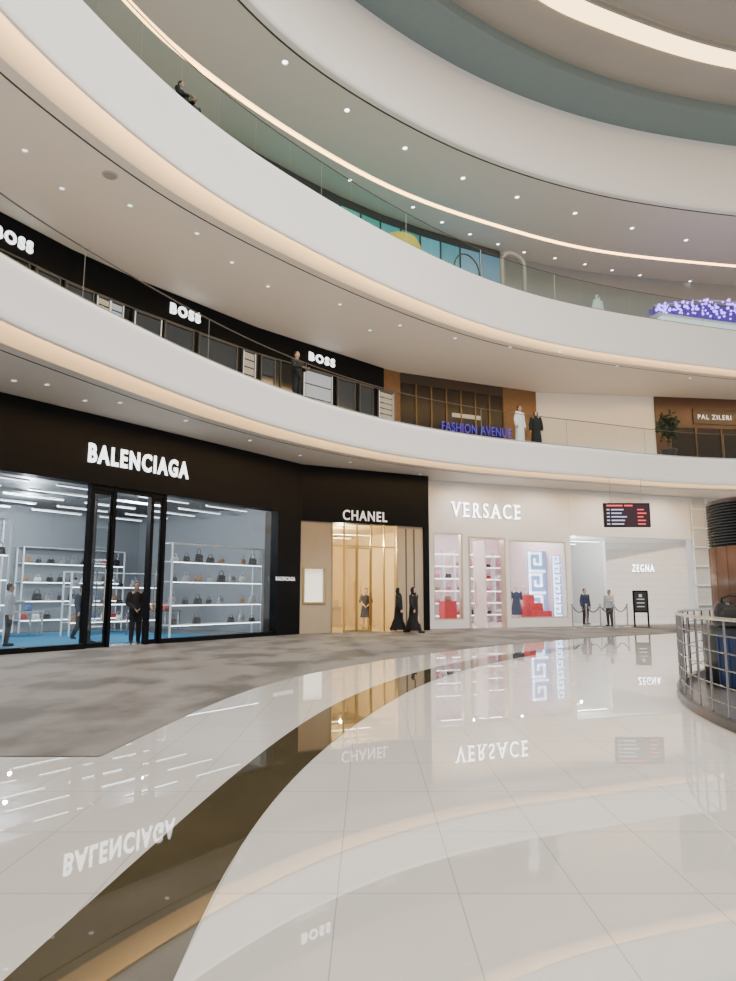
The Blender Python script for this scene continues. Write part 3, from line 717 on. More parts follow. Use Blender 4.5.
obj('arch_band', tube(B(), [(-rr, 0, 0), (-rr, 0, zh*.5), (-rr, 0, zh)]+[(-rr*math.cos(k*PI/12), 0, zh+rr*.7*math.sin(k*PI/12)) for k in range(1, 12)]+[(rr, 0, zh), (rr, 0, zh*.5), (rr, 0, 0)], .1, 10), mat('beige_paint', (.42, .37, .31), .5), t, True)
obj('arch_foot', box(-rr-.3, -rr+.3, -.3, .3, 0, .08), BEIGE, t); obj('arch_foot', box(rr-.3, rr+.3, -.3, .3, 0, .08), BEIGE, t)

# ---------------------------------------------------------------- glass railings
def railing(cv, z0, z1, label, i0, i1, gm):
    c2 = offs(cv, .1)[i0:i1]; P = Vector((c2[0].x, c2[0].y, z0))
    t = thing('glass_railing', label, 'railing', P)
    step = 4
    for i in range(0, len(c2)-step, step):
        seg = c2[i:i+step+1]; d0 = (seg[1]-seg[0]).normalized()*.012; d1 = (seg[-1]-seg[-2]).normalized()*.012
        seg = [seg[0]+d0]+seg[1:-1]+[seg[-1]-d1]
        obj('glass_pane', sweep(seg, [(0, z0), (0, z1-.03)]), gm, t, True, off=-P)
    obj('base_channel', sweep(c2, [(-.025, z0-.02), (-.025, z0+.06), (.025, z0+.06), (.025, z0-.02)]), STEEL, t, off=-P)
    obj('handrail', tube(B(), [(p.x, p.y, z1) for p in c2], .017, 8), mat('handrail_dark', (.10, .09, .085), .3, .6), t, True, off=-P)
    for i in range(0, len(c2), step*3):
        obj('post', box(c2[i].x-.006, c2[i].x+.006, c2[i].y-.006, c2[i].y+.006, z0, z1), mat('post_grey', (.25, .25, .25), .4, .5), t, off=-P)
railing(E2, 7.5, 8.66, 'curved clear glass balcony railing of the lower balcony', 22, len(E2)-20, RAILG)
railing(E3, 14.1, 15.35, 'curved greenish glass balcony railing of the upper balcony', 22, len(E3)-20, RAILG3)

# ---------------------------------------------------------------- downlights
def downlight_proto(r, m):
    t = thing('downlight', '', 'ceiling light')
    bm = B(); n = 20
    for r0, r1, z in ((r*.72, r, 0),):
        a = [bm.verts.new((r0*math.cos(2*PI*i/n), r0*math.sin(2*PI*i/n), -.004)) for i in range(n)]
        b = [bm.verts.new((r1*math.cos(2*PI*i/n), r1*math.sin(2*PI*i/n), -.03)) for i in range(n)]
        c = [bm.verts.new((r1*math.cos(2*PI*i/n), r1*math.sin(2*PI*i/n), 0)) for i in range(n)]
        for i in range(n):
            j = (i+1) % n; bm.faces.new((a[i], a[j], b[j], b[i])); bm.faces.new((b[i], b[j], c[j], c[i]))
    obj('trim_ring', bm, WFRAME, t); obj('lens', lathe(B(), [(r*.72, -.012), (r*.72, -.004)], n=20), m, t)
    return t
def downs(pts, z, r, m, label, group, name):
    p0 = None
    for x, y in pts:
        q = atz(x, y, z)
        if p0 is None: p0 = downlight_proto(r, m); p0.location = q; p0['label'] = label; p0['group'] = group; p0.name = name
        else: dup(p0, q)
downs([(285,62),(347,110),(405,148),(463,178),(517,197),(575,213),(632,228),(686,240)], 19.3, .12, SPOT, 'bright round downlight in the outer row of the topmost curved soffit', 'outer downlights of the topmost soffit', 'downlight')
downs([(350,180),(413,207),(442,222),(470,234),(498,244),(524,252),(555,258),(585,264),(612,270),(640,275),(690,281)], 19.3, .1, SPOT, 'bright small downlight beyond the thin warm light line of the topmost soffit', 'inner downlights of the topmost soffit', 'downlight')
DIM = mat('dim_lens', (.75, .72, .68), .4, emit=(1, .93, .85), es=2.2)
downs([(62,188),(25,150),(130,205),(197,233),(232,262),(268,286),(340,304),(370,330),(400,325),(455,338),(510,347),(560,352),(617,366),(690,378)], 12.1, .08, DIM, 'small dim round fitting in the middle curved soffit', 'fittings of the middle soffit', 'downlight')
downs([(14,380),(47,384),(85,400),(120,402),(186,420),(250,440),(300,455),(350,462),(420,474),(480,483),(560,488),(640,492)], 6.28, .07, DIM, 'small dim round fitting in the lowest curved soffit', 'fittings of the lowest soffit', 'downlight')
q = atz(110, 175, 12.1); t = thing('ceiling_speaker', 'grey round speaker grille in the middle soffit near the left', 'speaker', q)
obj('speaker_ring', lathe(B(), [(.18, -.03), (.2, 0)]), mat('grille_grey', (.4, .39, .38), .5), t); obj('speaker_grille', lathe(B(), [(.15, -.035), (.15, -.028)]), mat('grille_mid', (.3, .29, .28), .6), t)

# ---------------------------------------------------------------- hanging information screen
P = aty(605, 527, 29.0); Q = aty(651, 527, 29.0); zt_ = aty(628, 503, 29.0).z
t = thing('information_screen', 'black hanging screen with red and white lines below the right soffit', 'screen', P); w = Q.x-P.x; h = zt_-P.z
obj('screen_case', box(0, w, 0, .15, 0, h), BLACK, t)
obj('screen_face', box(.04, w-.04, -.01, 0, .04, h-.04), mat('screen_dark', (.02, .01, .015), .2, emit=(.1, .02, .04), es=.25), t)
bw, br = B(), B(); rnd = random.Random(3)
for k in range(5):
    z = .1+.15*k
    bx(bw, .1, .1+w*.06, -.02, -.01, z, z+.05); bx(bw, .1+w*.1, .1+w*rnd.uniform(.32, .5), -.02, -.01, z, z+.05)
    bx(br, w*.72, w*rnd.uniform(.84, .93), -.02, -.01, z, z+.05)
bx(br, .1, w*.4, -.02, -.01, h-.14, h-.08); bx(br, w*.44, w*.62, -.02, -.01, h-.14, h-.08)
obj('white_text_lines', bw, mat('txt_white', (.5, .6, .8), .4, emit=(.45, .6, 1), es=.5), t)
obj('red_text_lines', br, mat('txt_red', (.8, .1, .1), .4, emit=(1, .06, .06), es=.9), t)
for x in (.3, w-.3): obj('hanger_rod', tube(B(), [(x, .07, h), (x, .07, 6.28-P.z)], .012), STEEL, t)

# ---------------------------------------------------------------- poster stand, stanchions
q = atz(642, 627.5, 0)
t = thing('poster_stand', 'black framed poster stand before the pale ribbed wall', 'poster stand', q)
k = q.y/FP; w = 15*k; h = 36*k
obj('base_plate', box(-w/2, w/2, -.2, .2, 0, .03), BLACK, t)
bm = B(); bx(bm, -w/2, -w/2+.06, -.03, .03, .03, h); bx(bm, w/2-.06, w/2, -.03, .03, .03, h); bx(bm, -w/2, w/2, -.03, .03, h-.06, h); bx(bm, -w/2, w/2, -.03, .03, h*.4, h*.4+.06)
obj('frame', bm, BLACK, t); obj('poster', box(-w/2+.06, w/2-.06, -.01, .01, h*.4+.06, h-.06), mat('poster_dark', (.02, .02, .025), .4), t)
bm = B()
for k2 in range(3): bx(bm, -w*.25, w*.25, -.016, -.01, h*(.55+.1*k2), h*(.575+.1*k2))
bx(bm, -w*.1, w*.1, -.016, -.01, h*.82, h*.9)
obj('poster_print', bm, mat('poster_print', (.7, .7, .7), .5), t)
pts = [atz(x, y, 0) for x, y in ((573, 628.6), (587, 628.3), (601, 628), (615, 627.6), (628, 627.2))]
BELT = mat('belt_dark', (.05, .05, .06), .7)
for i, p in enumerate(pts):
    t = thing('stanchion', 'steel rope stanchion, %s from left of the row before the dim recess' % ORD[i], 'stanchion', p, 0, 'stanchions before the recess')
    obj('stanchion_base', lathe(B(), [(.17, 0), (.17, .015), (.05, .045)]), STEEL, t); obj('post', lathe(B(), [(.032, .04), (.032, .95), (.045, .95), (.045, 1.02), (.03, 1.03)], n=16), STEEL, t)
    if i < len(pts)-1:
        d = pts[i+1]-p; d2 = Vector((d.x, d.y)); u0 = .05/d2.length
        obj('rope', tube(B(), [(*(d2*(u0+(1-2*u0)*k/10)), .9-.22*(1-(k/5-1)**2)) for k in range(11)], .022, 6), BELT, t, True)

# ---------------------------------------------------------------- right hand round kiosk and railing
kc = (6.6, 11.2)
t = thing('round_kiosk', 'round dark wood kiosk column with black slatted top, cut by the right edge', 'kiosk', (*kc, 0))
obj('dark_base', lathe(B(), [(1.22, 0.0), (1.22, .9), (1.2, .93)], n=48), mat('dark_base', (.012, .014, .02), .4), t, True)
bm = B(); n = 14; a0, a1 = math.radians(190), math.radians(228)
def arcv(r, z): return [bm.verts.new((r*math.cos(a0+(a1-a0)*i/n), r*math.sin(a0+(a1-a0)*i/n), z)) for i in range(n+1)]
u, v = arcv(1.235, .04), arcv(1.235, .8)
for i in range(n): bm.faces.new((u[i], u[i+1], v[i+1], v[i]))
obj('blue_panel', bm, BLUE, t, True)
for k in range(5):
    a = a0+(a1-a0)*k/4; obj('blue_rib', tube(B(), [(1.24*math.cos(a), 1.24*math.sin(a), .05), (1.24*math.cos(a), 1.24*math.sin(a), .8)], .016, 6), mat('blue_rib', (.03, .07, .2), .35), t)
obj('wood_shaft', lathe(B(), [(1.05, .93), (1.05, 2.16)], n=48), WOOD, t, True)
for k in range(24):
    a = 2*PI*k/24; obj('plank_joint', box(1.046*math.cos(a)-.006, 1.046*math.cos(a)+.006, 1.046*math.sin(a)-.006, 1.046*math.sin(a)+.006, .93, 2.16), mat('joint_dark', (.05, .02, .01), .5), t)
obj('louvre_core', lathe(B(), [(1.0, 2.16), (1.0, 2.86)], n=48), BLACK, t)
for k in range(14): obj('louvre_slat', lathe(B(), [(.99, 2.2+.046*k), (1.05, 2.2+.046*k), (1.05, 2.212+.046*k), (.99, 2.222+.046*k)], n=48), mat('louvre_grey', (.045, .04, .036), .4), t)
obj('cap', lathe(B(), [(1.05, 2.84), (1.05, 2.9), (1.0, 2.92)], n=48), mat('cap_brown', (.06, .03, .02), .4), t)
cc = Vector((12.8, 6.9)); R = 9
arc = [cc+Vector((math.cos(math.radians(a)), math.sin(math.radians(a))))*R for a in [100+i*1.5 for i in range(74)]]
P = Vector((arc[0].x, arc[0].y, 0))
t = thing('metal_railing', 'curved stainless steel rail fence on a low dark kerb at the right edge', 'railing', P)
obj('kerb', sweep(arc, [(-.05, 0), (-.05, .1), (.05, .1), (.05, 0)]), mat('kerb_dark', (.05, .047, .044), .3), t, off=-P)
for z in (.24, .42, .6, .78, .96): obj('rail', tube(B(), [(p.x, p.y, z) for p in arc], .008, 8), STEEL2, t, True, off=-P)
obj('handrail', tube(B(), [(p.x, p.y, 1.14) for p in arc], .022, 8), STEEL, t, True, off=-P)
for i in range(0, len(arc), 2): obj('post', box(arc[i].x-.009, arc[i].x+.009, arc[i].y-.009, arc[i].y+.009, .1, 1.13), STEEL2, t, off=-P)
bm = B(); bm.faces.new([bm.verts.new((p.x, p.y, .005)) for p in arc]+[bm.verts.new((cc.x, cc.y, .005))]); bmesh.ops.triangulate(bm, faces=bm.faces)
struct('floor_enclosure', bm, mat('enclosure_floor', (.10, .095, .09), .25))

# ---------------------------------------------------------------- upper right purple light canopy and plant
cvp = offs(E3, 1.3)
P0, _ = hit(656, 308, cvp); zc0 = hit(700, 317, cvp)[0].z; zc1 = hit(700, 297, cvp)[0].z
t = thing('light_display', 'dense curved band of small purple lights over a pale lit counter, upper right edge', 'light display', (P0.x, P0.y, 13.4))
i0 = min(range(len(cvp)), key=lambda i: (cvp[i]-Vector((P0.x, P0.y))).length); seg = cvp[i0:i0+17]
P = Vector((P0.x, P0.y, 13.4)); ns = len(seg)-1
obj('counter_body', sweep(seg[1:], [(-.2, 13.41), (-.2, zc0-.3), (.3, zc0-.3), (.3, 13.41)]), mat('counter_lit', (.85, .85, .86), .3, emit=(.95, .95, 1), es=.5), t, off=-P)
obj('counter_top', sweep(seg, [(-.3, zc0-.29), (-.3, zc0-.22), (.4, zc0-.22), (.4, zc0-.29)]), WHITE, t, off=-P)
def htop(f): return zc0-.05+(zc1-zc0)*(.25+.75*math.sin(min(1, f*1.2)*PI/2))
def hbot(f): return zc0-.12+(htop(f)-zc0)*.2
hoop = tube(B(), [(seg[i].x, seg[i].y, htop(i/ns)) for i in range(ns+1)], .03, 6); obj('canopy_hoop', hoop, mat('hoop_violet', (.2, .15, .35), .4, emit=(.4, .25, 1), es=.6), t, True, off=-P)
for i in range(0, ns+1, 5): obj('canopy_post', box(seg[i].x-.02, seg[i].x+.02, seg[i].y-.02, seg[i].y+.02, zc0-.22, htop(i/ns)), MULL, t, off=-P)
bm = B(); c9 = offs(seg, .35); rows = [[bm.verts.new((c9[i].x, c9[i].y, z)) for z in (hbot(i/ns), htop(i/ns)-.05)] for i in range(ns+1)]
for a_, b_ in zip(rows, rows[1:]): bm.faces.new((a_[0], b_[0], b_[1], a_[1]))
obj('violet_screen', bm, mat('violet_screen', (.08, .05, .18), .4, emit=(.35, .15, 1), es=.16), t, off=-P)
rnd = random.Random(5); pms = []
for k in range(99):
    f = (k+.5)/99; u = f*ns; i = min(ns-1, int(u)); p = seg[i].lerp(seg[i+1], u-i); nrm = Vector(((seg[i+1]-seg[i]).y, -(seg[i+1]-seg[i]).x)).normalized()
    z = hbot(f)+(htop(f)-hbot(f))*((k*.618) % 1)
    if len(pms) < 3:
        b_ = B(); bmesh.ops.create_icosphere(b_, subdivisions=1, radius=(.055, .07, .09)[len(pms)]); o = obj('purple_bulb', b_, PURPL, t); pms.append(o)
    else: o = bpy.data.objects.new('purple_bulb', rnd.choice(pms).data); C.objects.link(o); o.parent = t
    p = p+nrm*rnd.uniform(-.1, .3)
    o.location = Vector((p.x, p.y, z))-P

q, _ = hit(668, 440, offs(E2, 1.1)); base = Vector((q.x, q.y, zf2))
t = thing('potted_tree', 'small dark leafy tree in a dark pot on the lower balcony at right', 'potted plant', base)
obj('pot', lathe(B(), [(.25, 0), (.36, .6), (.4, .65), (.36, .68)]), POT, t, True)
obj('trunk', tube(B(), [(0, 0, .6), (.03, .02, 1.1), (0, 0, 1.7)], .04), mat('bark', (.08, .05, .03), .8), t)
bm = B(); rnd = random.Random(9)
for k in range(420):
    a, b = rnd.uniform(0, 2*PI), math.acos(rnd.uniform(-1, 1)); rr = rnd.uniform(.35, 1)
    c = Vector((.5*rr*math.sin(b)*math.cos(a), .5*rr*math.sin(b)*math.sin(a), 1.75+.7*rr*math.cos(b)))
    d = Vector((rnd.uniform(-1, 1), rnd.uniform(-1, 1), rnd.uniform(-.6, .8))).normalized(); e = d.cross(Vector((rnd.random(), rnd.random(), 1))).normalized()
    v = [bm.verts.new(c), bm.verts.new(c+d*.1+e*.05), bm.verts.new(c+d*.22), bm.verts.new(c+d*.1-e*.05)]; bm.faces.new(v)
obj('foliage', bm, LEAF, t)

# ---------------------------------------------------------------- people
def tcap(bm, a, b, ra, rb, n=10, k=3):
    a, b = Vector(a), Vector(b); t = (b-a); L = t.length; t = t/L if L > 1e-6 else Vector((0, 0, 1))
    u = Vector((0, 0, 1)) if abs(t.z) < .9 else Vector((1, 0, 0)); e1 = t.cross(u).normalized(); e2 = t.cross(e1)
    prof = [(a-t*ra*math.cos(PI/2*i/k), ra*math.sin(PI/2*i/k)) for i in range(1, k+1)] + [(b+t*rb*math.sin(PI/2*i/k), rb*math.cos(PI/2*i/k)) for i in range(0, k)]
    rings = [[bm.verts.new(c+e1*r*math.cos(2*PI*j/n)+e2*r*math.sin(2*PI*j/n)) for j in range(n)] for c, r in prof]
    p0, p1 = bm.verts.new(a-t*ra), bm.verts.new(b+t*rb)
    for x, y in zip(rings, rings[1:]):
        for j in range(n): bm.faces.new((x[j], x[(j+1) % n], y[(j+1) % n], y[j]))
    for j in range(n): bm.faces.new((p0, rings[0][(j+1) % n], rings[0][j])); bm.faces.new((p1, rings[-1][j], rings[-1][(j+1) % n]))
def ell(bm, c, r, n=14, k=9):
    c = Vector(c); P0 = bm.verts.new(c+Vector((0, 0, -r[2]))); P1 = bm.verts.new(c+Vector((0, 0, r[2])))
    rings = [[bm.verts.new(c+Vector((r[0]*math.sin(PI*i/k)*math.cos(2*PI*j/n), r[1]*math.sin(PI*i/k)*math.sin(2*PI*j/n), -r[2]*math.cos(PI*i/k)))) for j in range(n)] for i in range(1, k)]
    for x, y in zip(rings, rings[1:]):
        for j in range(n): bm.faces.new((x[j], x[(j+1) % n], y[(j+1) % n], y[j]))
    for j in range(n): bm.faces.new((P0, rings[0][(j+1) % n], rings[0][j])); bm.faces.new((P1, rings[-1][j], rings[-1][(j+1) % n]))
def loft(bm, secs, n=20):
    rings = [[bm.verts.new((cx+rx*math.cos(2*PI*j/n), cy+ry*math.sin(2*PI*j/n), z)) for j in range(n)] for cx, cy, z, rx, ry in secs]
    for x, y in zip(rings, rings[1:]):
        for j in range(n): bm.faces.new((x[j], x[(j+1) % n], y[(j+1) % n], y[j]))
    bm.faces.new(list(reversed(rings[0]))); bm.faces.new(rings[-1])
def remeshed(bm, vox, it=2):
    bmesh.ops.recalc_face_normals(bm, faces=bm.faces)
    me = bpy.data.meshes.new('tmp'); bm.to_mesh(me); bm.free(); o = bpy.data.objects.new('tmp', me); C.objects.link(o)
    m = o.modifiers.new('r', 'REMESH'); m.mode = 'VOXEL'; m.voxel_size = vox; m.use_smooth_shade = True
    s = o.modifiers.new('s', 'SMOOTH'); s.iterations = it; s.factor = .5
    bpy.context.view_layer.update()
    out = bpy.data.meshes.new_from_object(o.evaluated_get(bpy.context.evaluated_depsgraph_get())); bpy.data.objects.remove(o)
    return out
# soft black bags on the kiosk ledge
def softbag(ang, lab, s=1.0):
    bm = B(); ell(bm, (0, 0, .16), (.3, .15, .17)); ell(bm, (.18, .02, .22), (.2, .14, .2)); ell(bm, (-.16, 0, .2), (.18, .13, .18)); loft(bm, [(0, 0, 0, .36, .12), (0, 0, .06, .4, .14), (0, 0, .12, .36, .14)])
    a = math.radians(ang); q = Vector((kc[0]+1.2*math.cos(a), kc[1]+1.2*math.sin(a), .935))
    bag = thing('shoulder_bag', lab, 'bag', q, a+PI/2); bag.scale = (s, s, s)
    obj('bag_body', remeshed(bm, .014, 3), mat('bag_black', (.015, .015, .016), .35), bag)
    obj('bag_strap', tube(B(), [(-.2, -.02, .33), (-.15, -.06, .42), (0, -.07, .46), (.15, -.06, .44), (.22, -.02, .38)], .014, 6), CBLK, bag, True)
softbag(205, 'soft black bag on the ledge of the round kiosk, nearer the shops'); softbag(245, 'soft black bag on the kiosk ledge, cut by the right picture edge', 1.1)
def J(pose):
    j = dict(sh={}, el={}, wr={}, kn={}, an={})
    for s in (-1, 1):
        j['sh'][s] = (s*.185, 0, 1.41); j['el'][s] = (s*.245, .03, 1.14); j['wr'][s] = (s*.26, -.03, .89); j['kn'][s] = (s*.095, -.01, .49); j['an'][s] = (s*.1, .03, .08)
        if pose == 'clasp': j['el'][s] = (s*.25, .03, 1.15); j['wr'][s] = (s*.07, -.17, .98)
        if pose == 'lean': j['el'][s] = (s*.24, -.1, 1.17); j['wr'][s] = (s*.13, -.32, 1.13)
        if pose == 'walk':
            j['kn'][s] = (s*.09, -.14 if s > 0 else .02, .5); j['an'][s] = (s*.09, -.22 if s > 0 else .27, .085 if s > 0 else .15)
            j['el'][s] = (s*.235, .07 if s > 0 else -.04, 1.14); j['wr'][s] = (s*.235, .05 if s > 0 else -.15, .89 if s > 0 else .92)
        if pose == 'reach':
            if s > 0: j['el'][s] = (.27, -.12, 1.2); j['wr'][s] = (.2, -.36, 1.2)
    return j
def body_mesh(pose, skin):
    j = J(pose); bm = B()
    ell(bm, (0, .01, 1.635), (.074, .093, .112)); ell(bm, (0, -.025, 1.575), (.055, .062, .066)); tcap(bm, (0, .015, 1.44), (0, .005, 1.57), .056, .05)
    tcap(bm, (0, -.085, 1.635), (0, -.105, 1.595), .009, .014, 8)
    for s in (-1, 1): ell(bm, (s*.076, .012, 1.615), (.012, .02, .032), 8, 6)
    ell(bm, (0, 0, 1.28), (.16, .105, .19)); ell(bm, (0, 0, 1.1), (.132, .092, .17)); ell(bm, (0, .01, .94), (.16, .11, .13)); tcap(bm, (-.15, 0, 1.41), (.15, 0, 1.41), .06, .06)
    for s in (-1, 1):
        tcap(bm, (s*.085, 0, .9), j['kn'][s], .088, .056); tcap(bm, j['kn'][s], j['an'][s], .055, .036)
        a = Vector(j['an'][s]); tcap(bm, a+Vector((0, .03, -.04)), a+Vector((s*.02, -.17, -.05)), .036, .026)
        tcap(bm, j['sh'][s], j['el'][s], .052, .04); tcap(bm, j['el'][s], j['wr'][s], .039, .026)
        e, w = Vector(j['el'][s]), Vector(j['wr'][s]); h = (w-e).normalized()
        wd = Vector((0, -1, 0)); wd = (wd-h*wd.dot(h))
        if wd.length < .4: wd = Vector((-s, 0, .2)); wd = wd-h*wd.dot(h)
        wd.normalize(); nn = h.cross(wd)*(-s if h.cross(wd).x*s > 0 else s); nn.normalize()
        for i, ln in enumerate((.066, .076, .07, .054)):
            o = wd*(.031-.0205*i); kn = w+h*.085+o
            tcap(bm, w+h*.005+o*.6, kn, .014, .012, 8, 2); m1 = kn+h*ln*.5+nn*.008; tcap(bm, kn, m1, .0105, .0098, 8, 2); tcap(bm, m1, m1+h*ln*.42+nn*.024, .0098, .008, 8, 2)
        tb_ = w+h*.025+wd*.025; tm = tb_+wd*.03+h*.035+nn*.008; tcap(bm, tb_, tm, .0135, .0115, 8, 2); tcap(bm, tm, tm+h*.035+wd*.004, .0112, .009, 8, 2)
    me = remeshed(bm, .0075, 2)
    b2 = B(); b2.from_mesh(me); me.materials.clear() if me.materials else None
    n0 = len(b2.faces); bmf = lambda: len(b2.faces)
    for s in (-1, 1): ell(b2, (s*.03, -.078, 1.638), (.013, .009, .008), 8, 6)
    n1 = bmf(); ell(b2, (0, -.083, 1.558), (.024, .007, .008), 8, 6)
    b2.faces.ensure_lookup_table()
    for i, f in enumerate(b2.faces):
        f.smooth = True; f.material_index = 0 if i < n0 else (1 if i < n1 else 2)
    b2.to_mesh(me); b2.free()
    for m in (skin, EYE, LIP): me.materials.append(m)
    return me
CACHE = {}
def cached(key, fn):
    if key not in CACHE: CACHE[key] = fn()
    return CACHE[key].copy()
def c_top(pose, g=.016, long=False):
    j = J(pose); bm = B()
    loft(bm, [(0, .012, 1.475, .06, .06), (0, .01, 1.45, .1, .075), (0, 0, 1.40, .19, .1), (0, 0, 1.3, .18+g*.5, .118+g*.5), (0, 0, 1.12, .155+g, .11+g), (0, .005, .98, .172+g, .122+g), (0, .01, .86 if not long else .7, .178+g, .13+g)])
    for s in (-1, 1): tcap(bm, j['sh'][s], j['el'][s], .06+g, .05+g); tcap(bm, j['el'][s], Vector(j['wr'][s])*.94+Vector(j['el'][s])*.06, .048+g, .036+g)
    return remeshed(bm, .013)
def c_bot(pose, g=.014):
    j = J(pose); bm = B(); ell(bm, (0, .01, .94), (.165+g, .115+g, .12))
    for s in (-1, 1):
        tcap(bm, (s*.085, 0, .9), j['kn'][s], .092+g, .064+g); tcap(bm, j['kn'][s], Vector(j['an'][s])+Vector((0, 0, .02)), .064+g, .048+g)
    return remeshed(bm, .013)
def c_shoe(pose):
    j = J(pose); bm = B()
    for s in (-1, 1):
        a = Vector(j['an'][s]); tcap(bm, a+Vector((0, .035, -.04)), a+Vector((s*.02, -.18, -.044)), .042, .034)
    for v in bm.verts: v.co.z = max(v.co.z, 0)
    return remeshed(bm, .01)
def c_robe(pose, flare):
    j = J(pose); bm = B()
    if pose == 'walk':                                   # loose straight cloth over a stride, trailing a little behind
        loft(bm, [(0, .012, 1.48, .06, .06), (0, .01, 1.45, .1, .08), (0, 0, 1.40, .19, .12), (0, 0, 1.25, .2, .14), (0, 0, 1.05, .2, .15), (0, .01, .85, .2, .165), (0, .02, .55, .19, .185), (0, .03, .3, .18, .2), (0, .04, .1, .175, .22)])
        tcap(bm, (.09, -.02, .7), (.1, -.2, .13), .1, .08); tcap(bm, (-.09, .06, .6), (-.1, .27, .14), .1, .08)
    else:
        loft(bm, [(0, .012, 1.48, .06, .06), (0, .01, 1.45, .1, .08), (0, 0, 1.40, .19, .11), (0, 0, 1.25, .195, .135), (0, 0, 1.05, .195, .14), (0, .01, .85, .2, .15), (0, .01, .5, .205+flare*.5, .175+flare*.6), (0, .03, .2, .21+flare*.8, .19+flare*.9), (0, .03, .05, .215+flare, .2+flare*1.2)])
    for s in (-1, 1): tcap(bm, j['sh'][s], j['el'][s], .078, .08); tcap(bm, j['el'][s], Vector(j['wr'][s])*.97+Vector(j['el'][s])*.03, .08, .065)
    return remeshed(bm, .015, 3)
def c_dress(pose):
    j = J(pose); bm = B()
    loft(bm, [(0, .012, 1.46, .07, .06), (0, 0, 1.40, .18, .1), (0, 0, 1.28, .175, .12), (0, 0, 1.1, .15, .11), (0, .01, .9, .19, .15), (0, .01, .6, .24, .2), (0, .01, .48, .26, .21)])
    for s in (-1, 1): tcap(bm, j['sh'][s], j['el'][s], .07, .058)
    return remeshed(bm, .013)
def c_hair():
    bm = B(); ell(bm, (0, .03, 1.66), (.086, .092, .105)); ell(bm, (0, .055, 1.6), (.072, .065, .08))
    return remeshed(bm, .011)
def c_long():
    bm = B(); ell(bm, (0, .03, 1.66), (.086, .092, .105)); tcap(bm, (0, .07, 1.6), (0, .1, 1.4), .075, .05)
    return remeshed(bm, .011)
def c_scarf():
    bm = B(); ell(bm, (0, .035, 1.645), (.1, .105, .128)); loft(bm, [(0, .02, 1.36, .17, .12), (0, .02, 1.43, .14, .11), (0, .02, 1.5, .095, .09), (0, .03, 1.6, .09, .085)])
    for s in (-1, 1): tcap(bm, (s*.075, -.02, 1.67), (s*.07, -.035, 1.52), .024, .03)
    tcap(bm, (-.05, -.06, 1.51), (.05, -.06, 1.51), .03, .03)
    return remeshed(bm, .012)
def person(label, loc, rot, height, pose, outfit, top, bottom=None, hair='short', skin=SKIN, group=None, kind='person', flare=.05):
    me = cached(('b', pose, skin.name), lambda: body_mesh(pose, skin))
    p = obj('person' if kind == 'person' else kind, me, None); k = height/1.747
    p.location = loc; p.rotation_euler.z = rot; p.scale = (k, k, k); tag(p, label, kind, group)
    def ch(name, key, fn, m):
        mesh = cached(key, fn); mesh.materials.clear(); mesh.materials.append(m); return obj(name, mesh, m, p)
    if outfit == 'suit': ch('jacket', ('t', pose), lambda: c_top(pose), top); ch('trousers', ('p', pose), lambda: c_bot(pose), bottom or top); ch('shoes', ('s', pose), lambda: c_shoe(pose), CBLK)
    if outfit == 'robe': ch('robe', ('r', pose, flare), lambda: c_robe(pose, flare), top); ch('shoes', ('s', pose), lambda: c_shoe(pose), CBLK)
    if outfit == 'dress': ch('dress', ('d', pose), lambda: c_dress(pose), top); ch('shoes', ('s', pose), lambda: c_shoe(pose), CBLK)
    if hair == 'short': ch('hair', 'hs', c_hair, HAIR)
    if hair == 'long': ch('hair', 'hl', c_long, HAIR)
    if hair == 'scarf': ch('headscarf', 'sc', c_scarf, CBLK)
    if hair == 'white scarf': ch('headscarf', 'sc', c_scarf, CWHT)
    return p
def gp(px, py, z=0): return atz(px, py, z)
person('man in dark suit standing in the doorway of the black shop, hands clasped', FB.w(FB.x(136, 610, .5), .5, .016), .5, 1.76, 'clasp', 'suit', CBLK)
p = FB.w(FB.x(12, 600, 2.2), 2.3, .03)
person('person in pale grey top and dark trousers behind the left window, near the picture edge', p, 2.0, 1.7, 'reach', 'suit', CGRY, CDRK)
person('person in dark clothes walking inside the black shop left of its doors', FB.w(FB.x(63, 600, 3.4), 2.4, .03), 1.0, 1.68, 'walk', 'suit', CNAVY, CBLK)
person('person in charcoal dress standing behind the gold doors', FC.w(FC.x(366, 605, 2.2), 2.2, .016), 0, 1.68, 'clasp', 'dress', CDRK, hair='long', skin=SKINL)
q = gp(399, 632.5); person('woman in black robe and headscarf, left of the walking pair before the central shop', q+Vector((0,0,.006)), 1.2, 1.66, 'walk', 'robe', CBLK, hair='scarf', skin=SKINL)
q = gp(414, 633.2); person('woman in black robe and headscarf, right of the walking pair before the central shop', q+Vector((0,0,.006)), .9, 1.68, 'walk', 'robe', CBLK, hair='scarf', skin=SKINL)
person('person in light shirt standing at the pale wall behind the stanchions', gp(608, 626.2)+Vector((0, -.3, .016)), -.8, 1.62, 'reach', 'suit', CGRY, CDRK)
person('person in navy clothes standing in the dim recess', FV.w(FV.x(585, 600, 1.2), 1.2, .016), .4, 1.7, 'stand', 'suit', CNAVY, CBLK)
q, r = hit(297, 370, offs(E2, .55)); person('person in dark clothes leaning on the lower balcony railing under the rightmost white sign', (q.x, q.y, zf2), r+.0, 1.76, 'lean', 'suit', CBLK, CBLK)
q, r = hit(520, 425, offs(E2, .6)); person('man in long white robe at the lower balcony railing', (q.x, q.y, zf2), r+.3, 1.78, 'stand', 'robe', CWHT, hair='short', flare=.0)
q, r = hit(536, 425, offs(E2, .6)); person('woman in black robe beside the man in white on the lower balcony', (q.x, q.y, zf2), r-.4, 1.62, 'stand', 'robe', CBLK, hair='scarf', skin=SKINL, flare=.05)
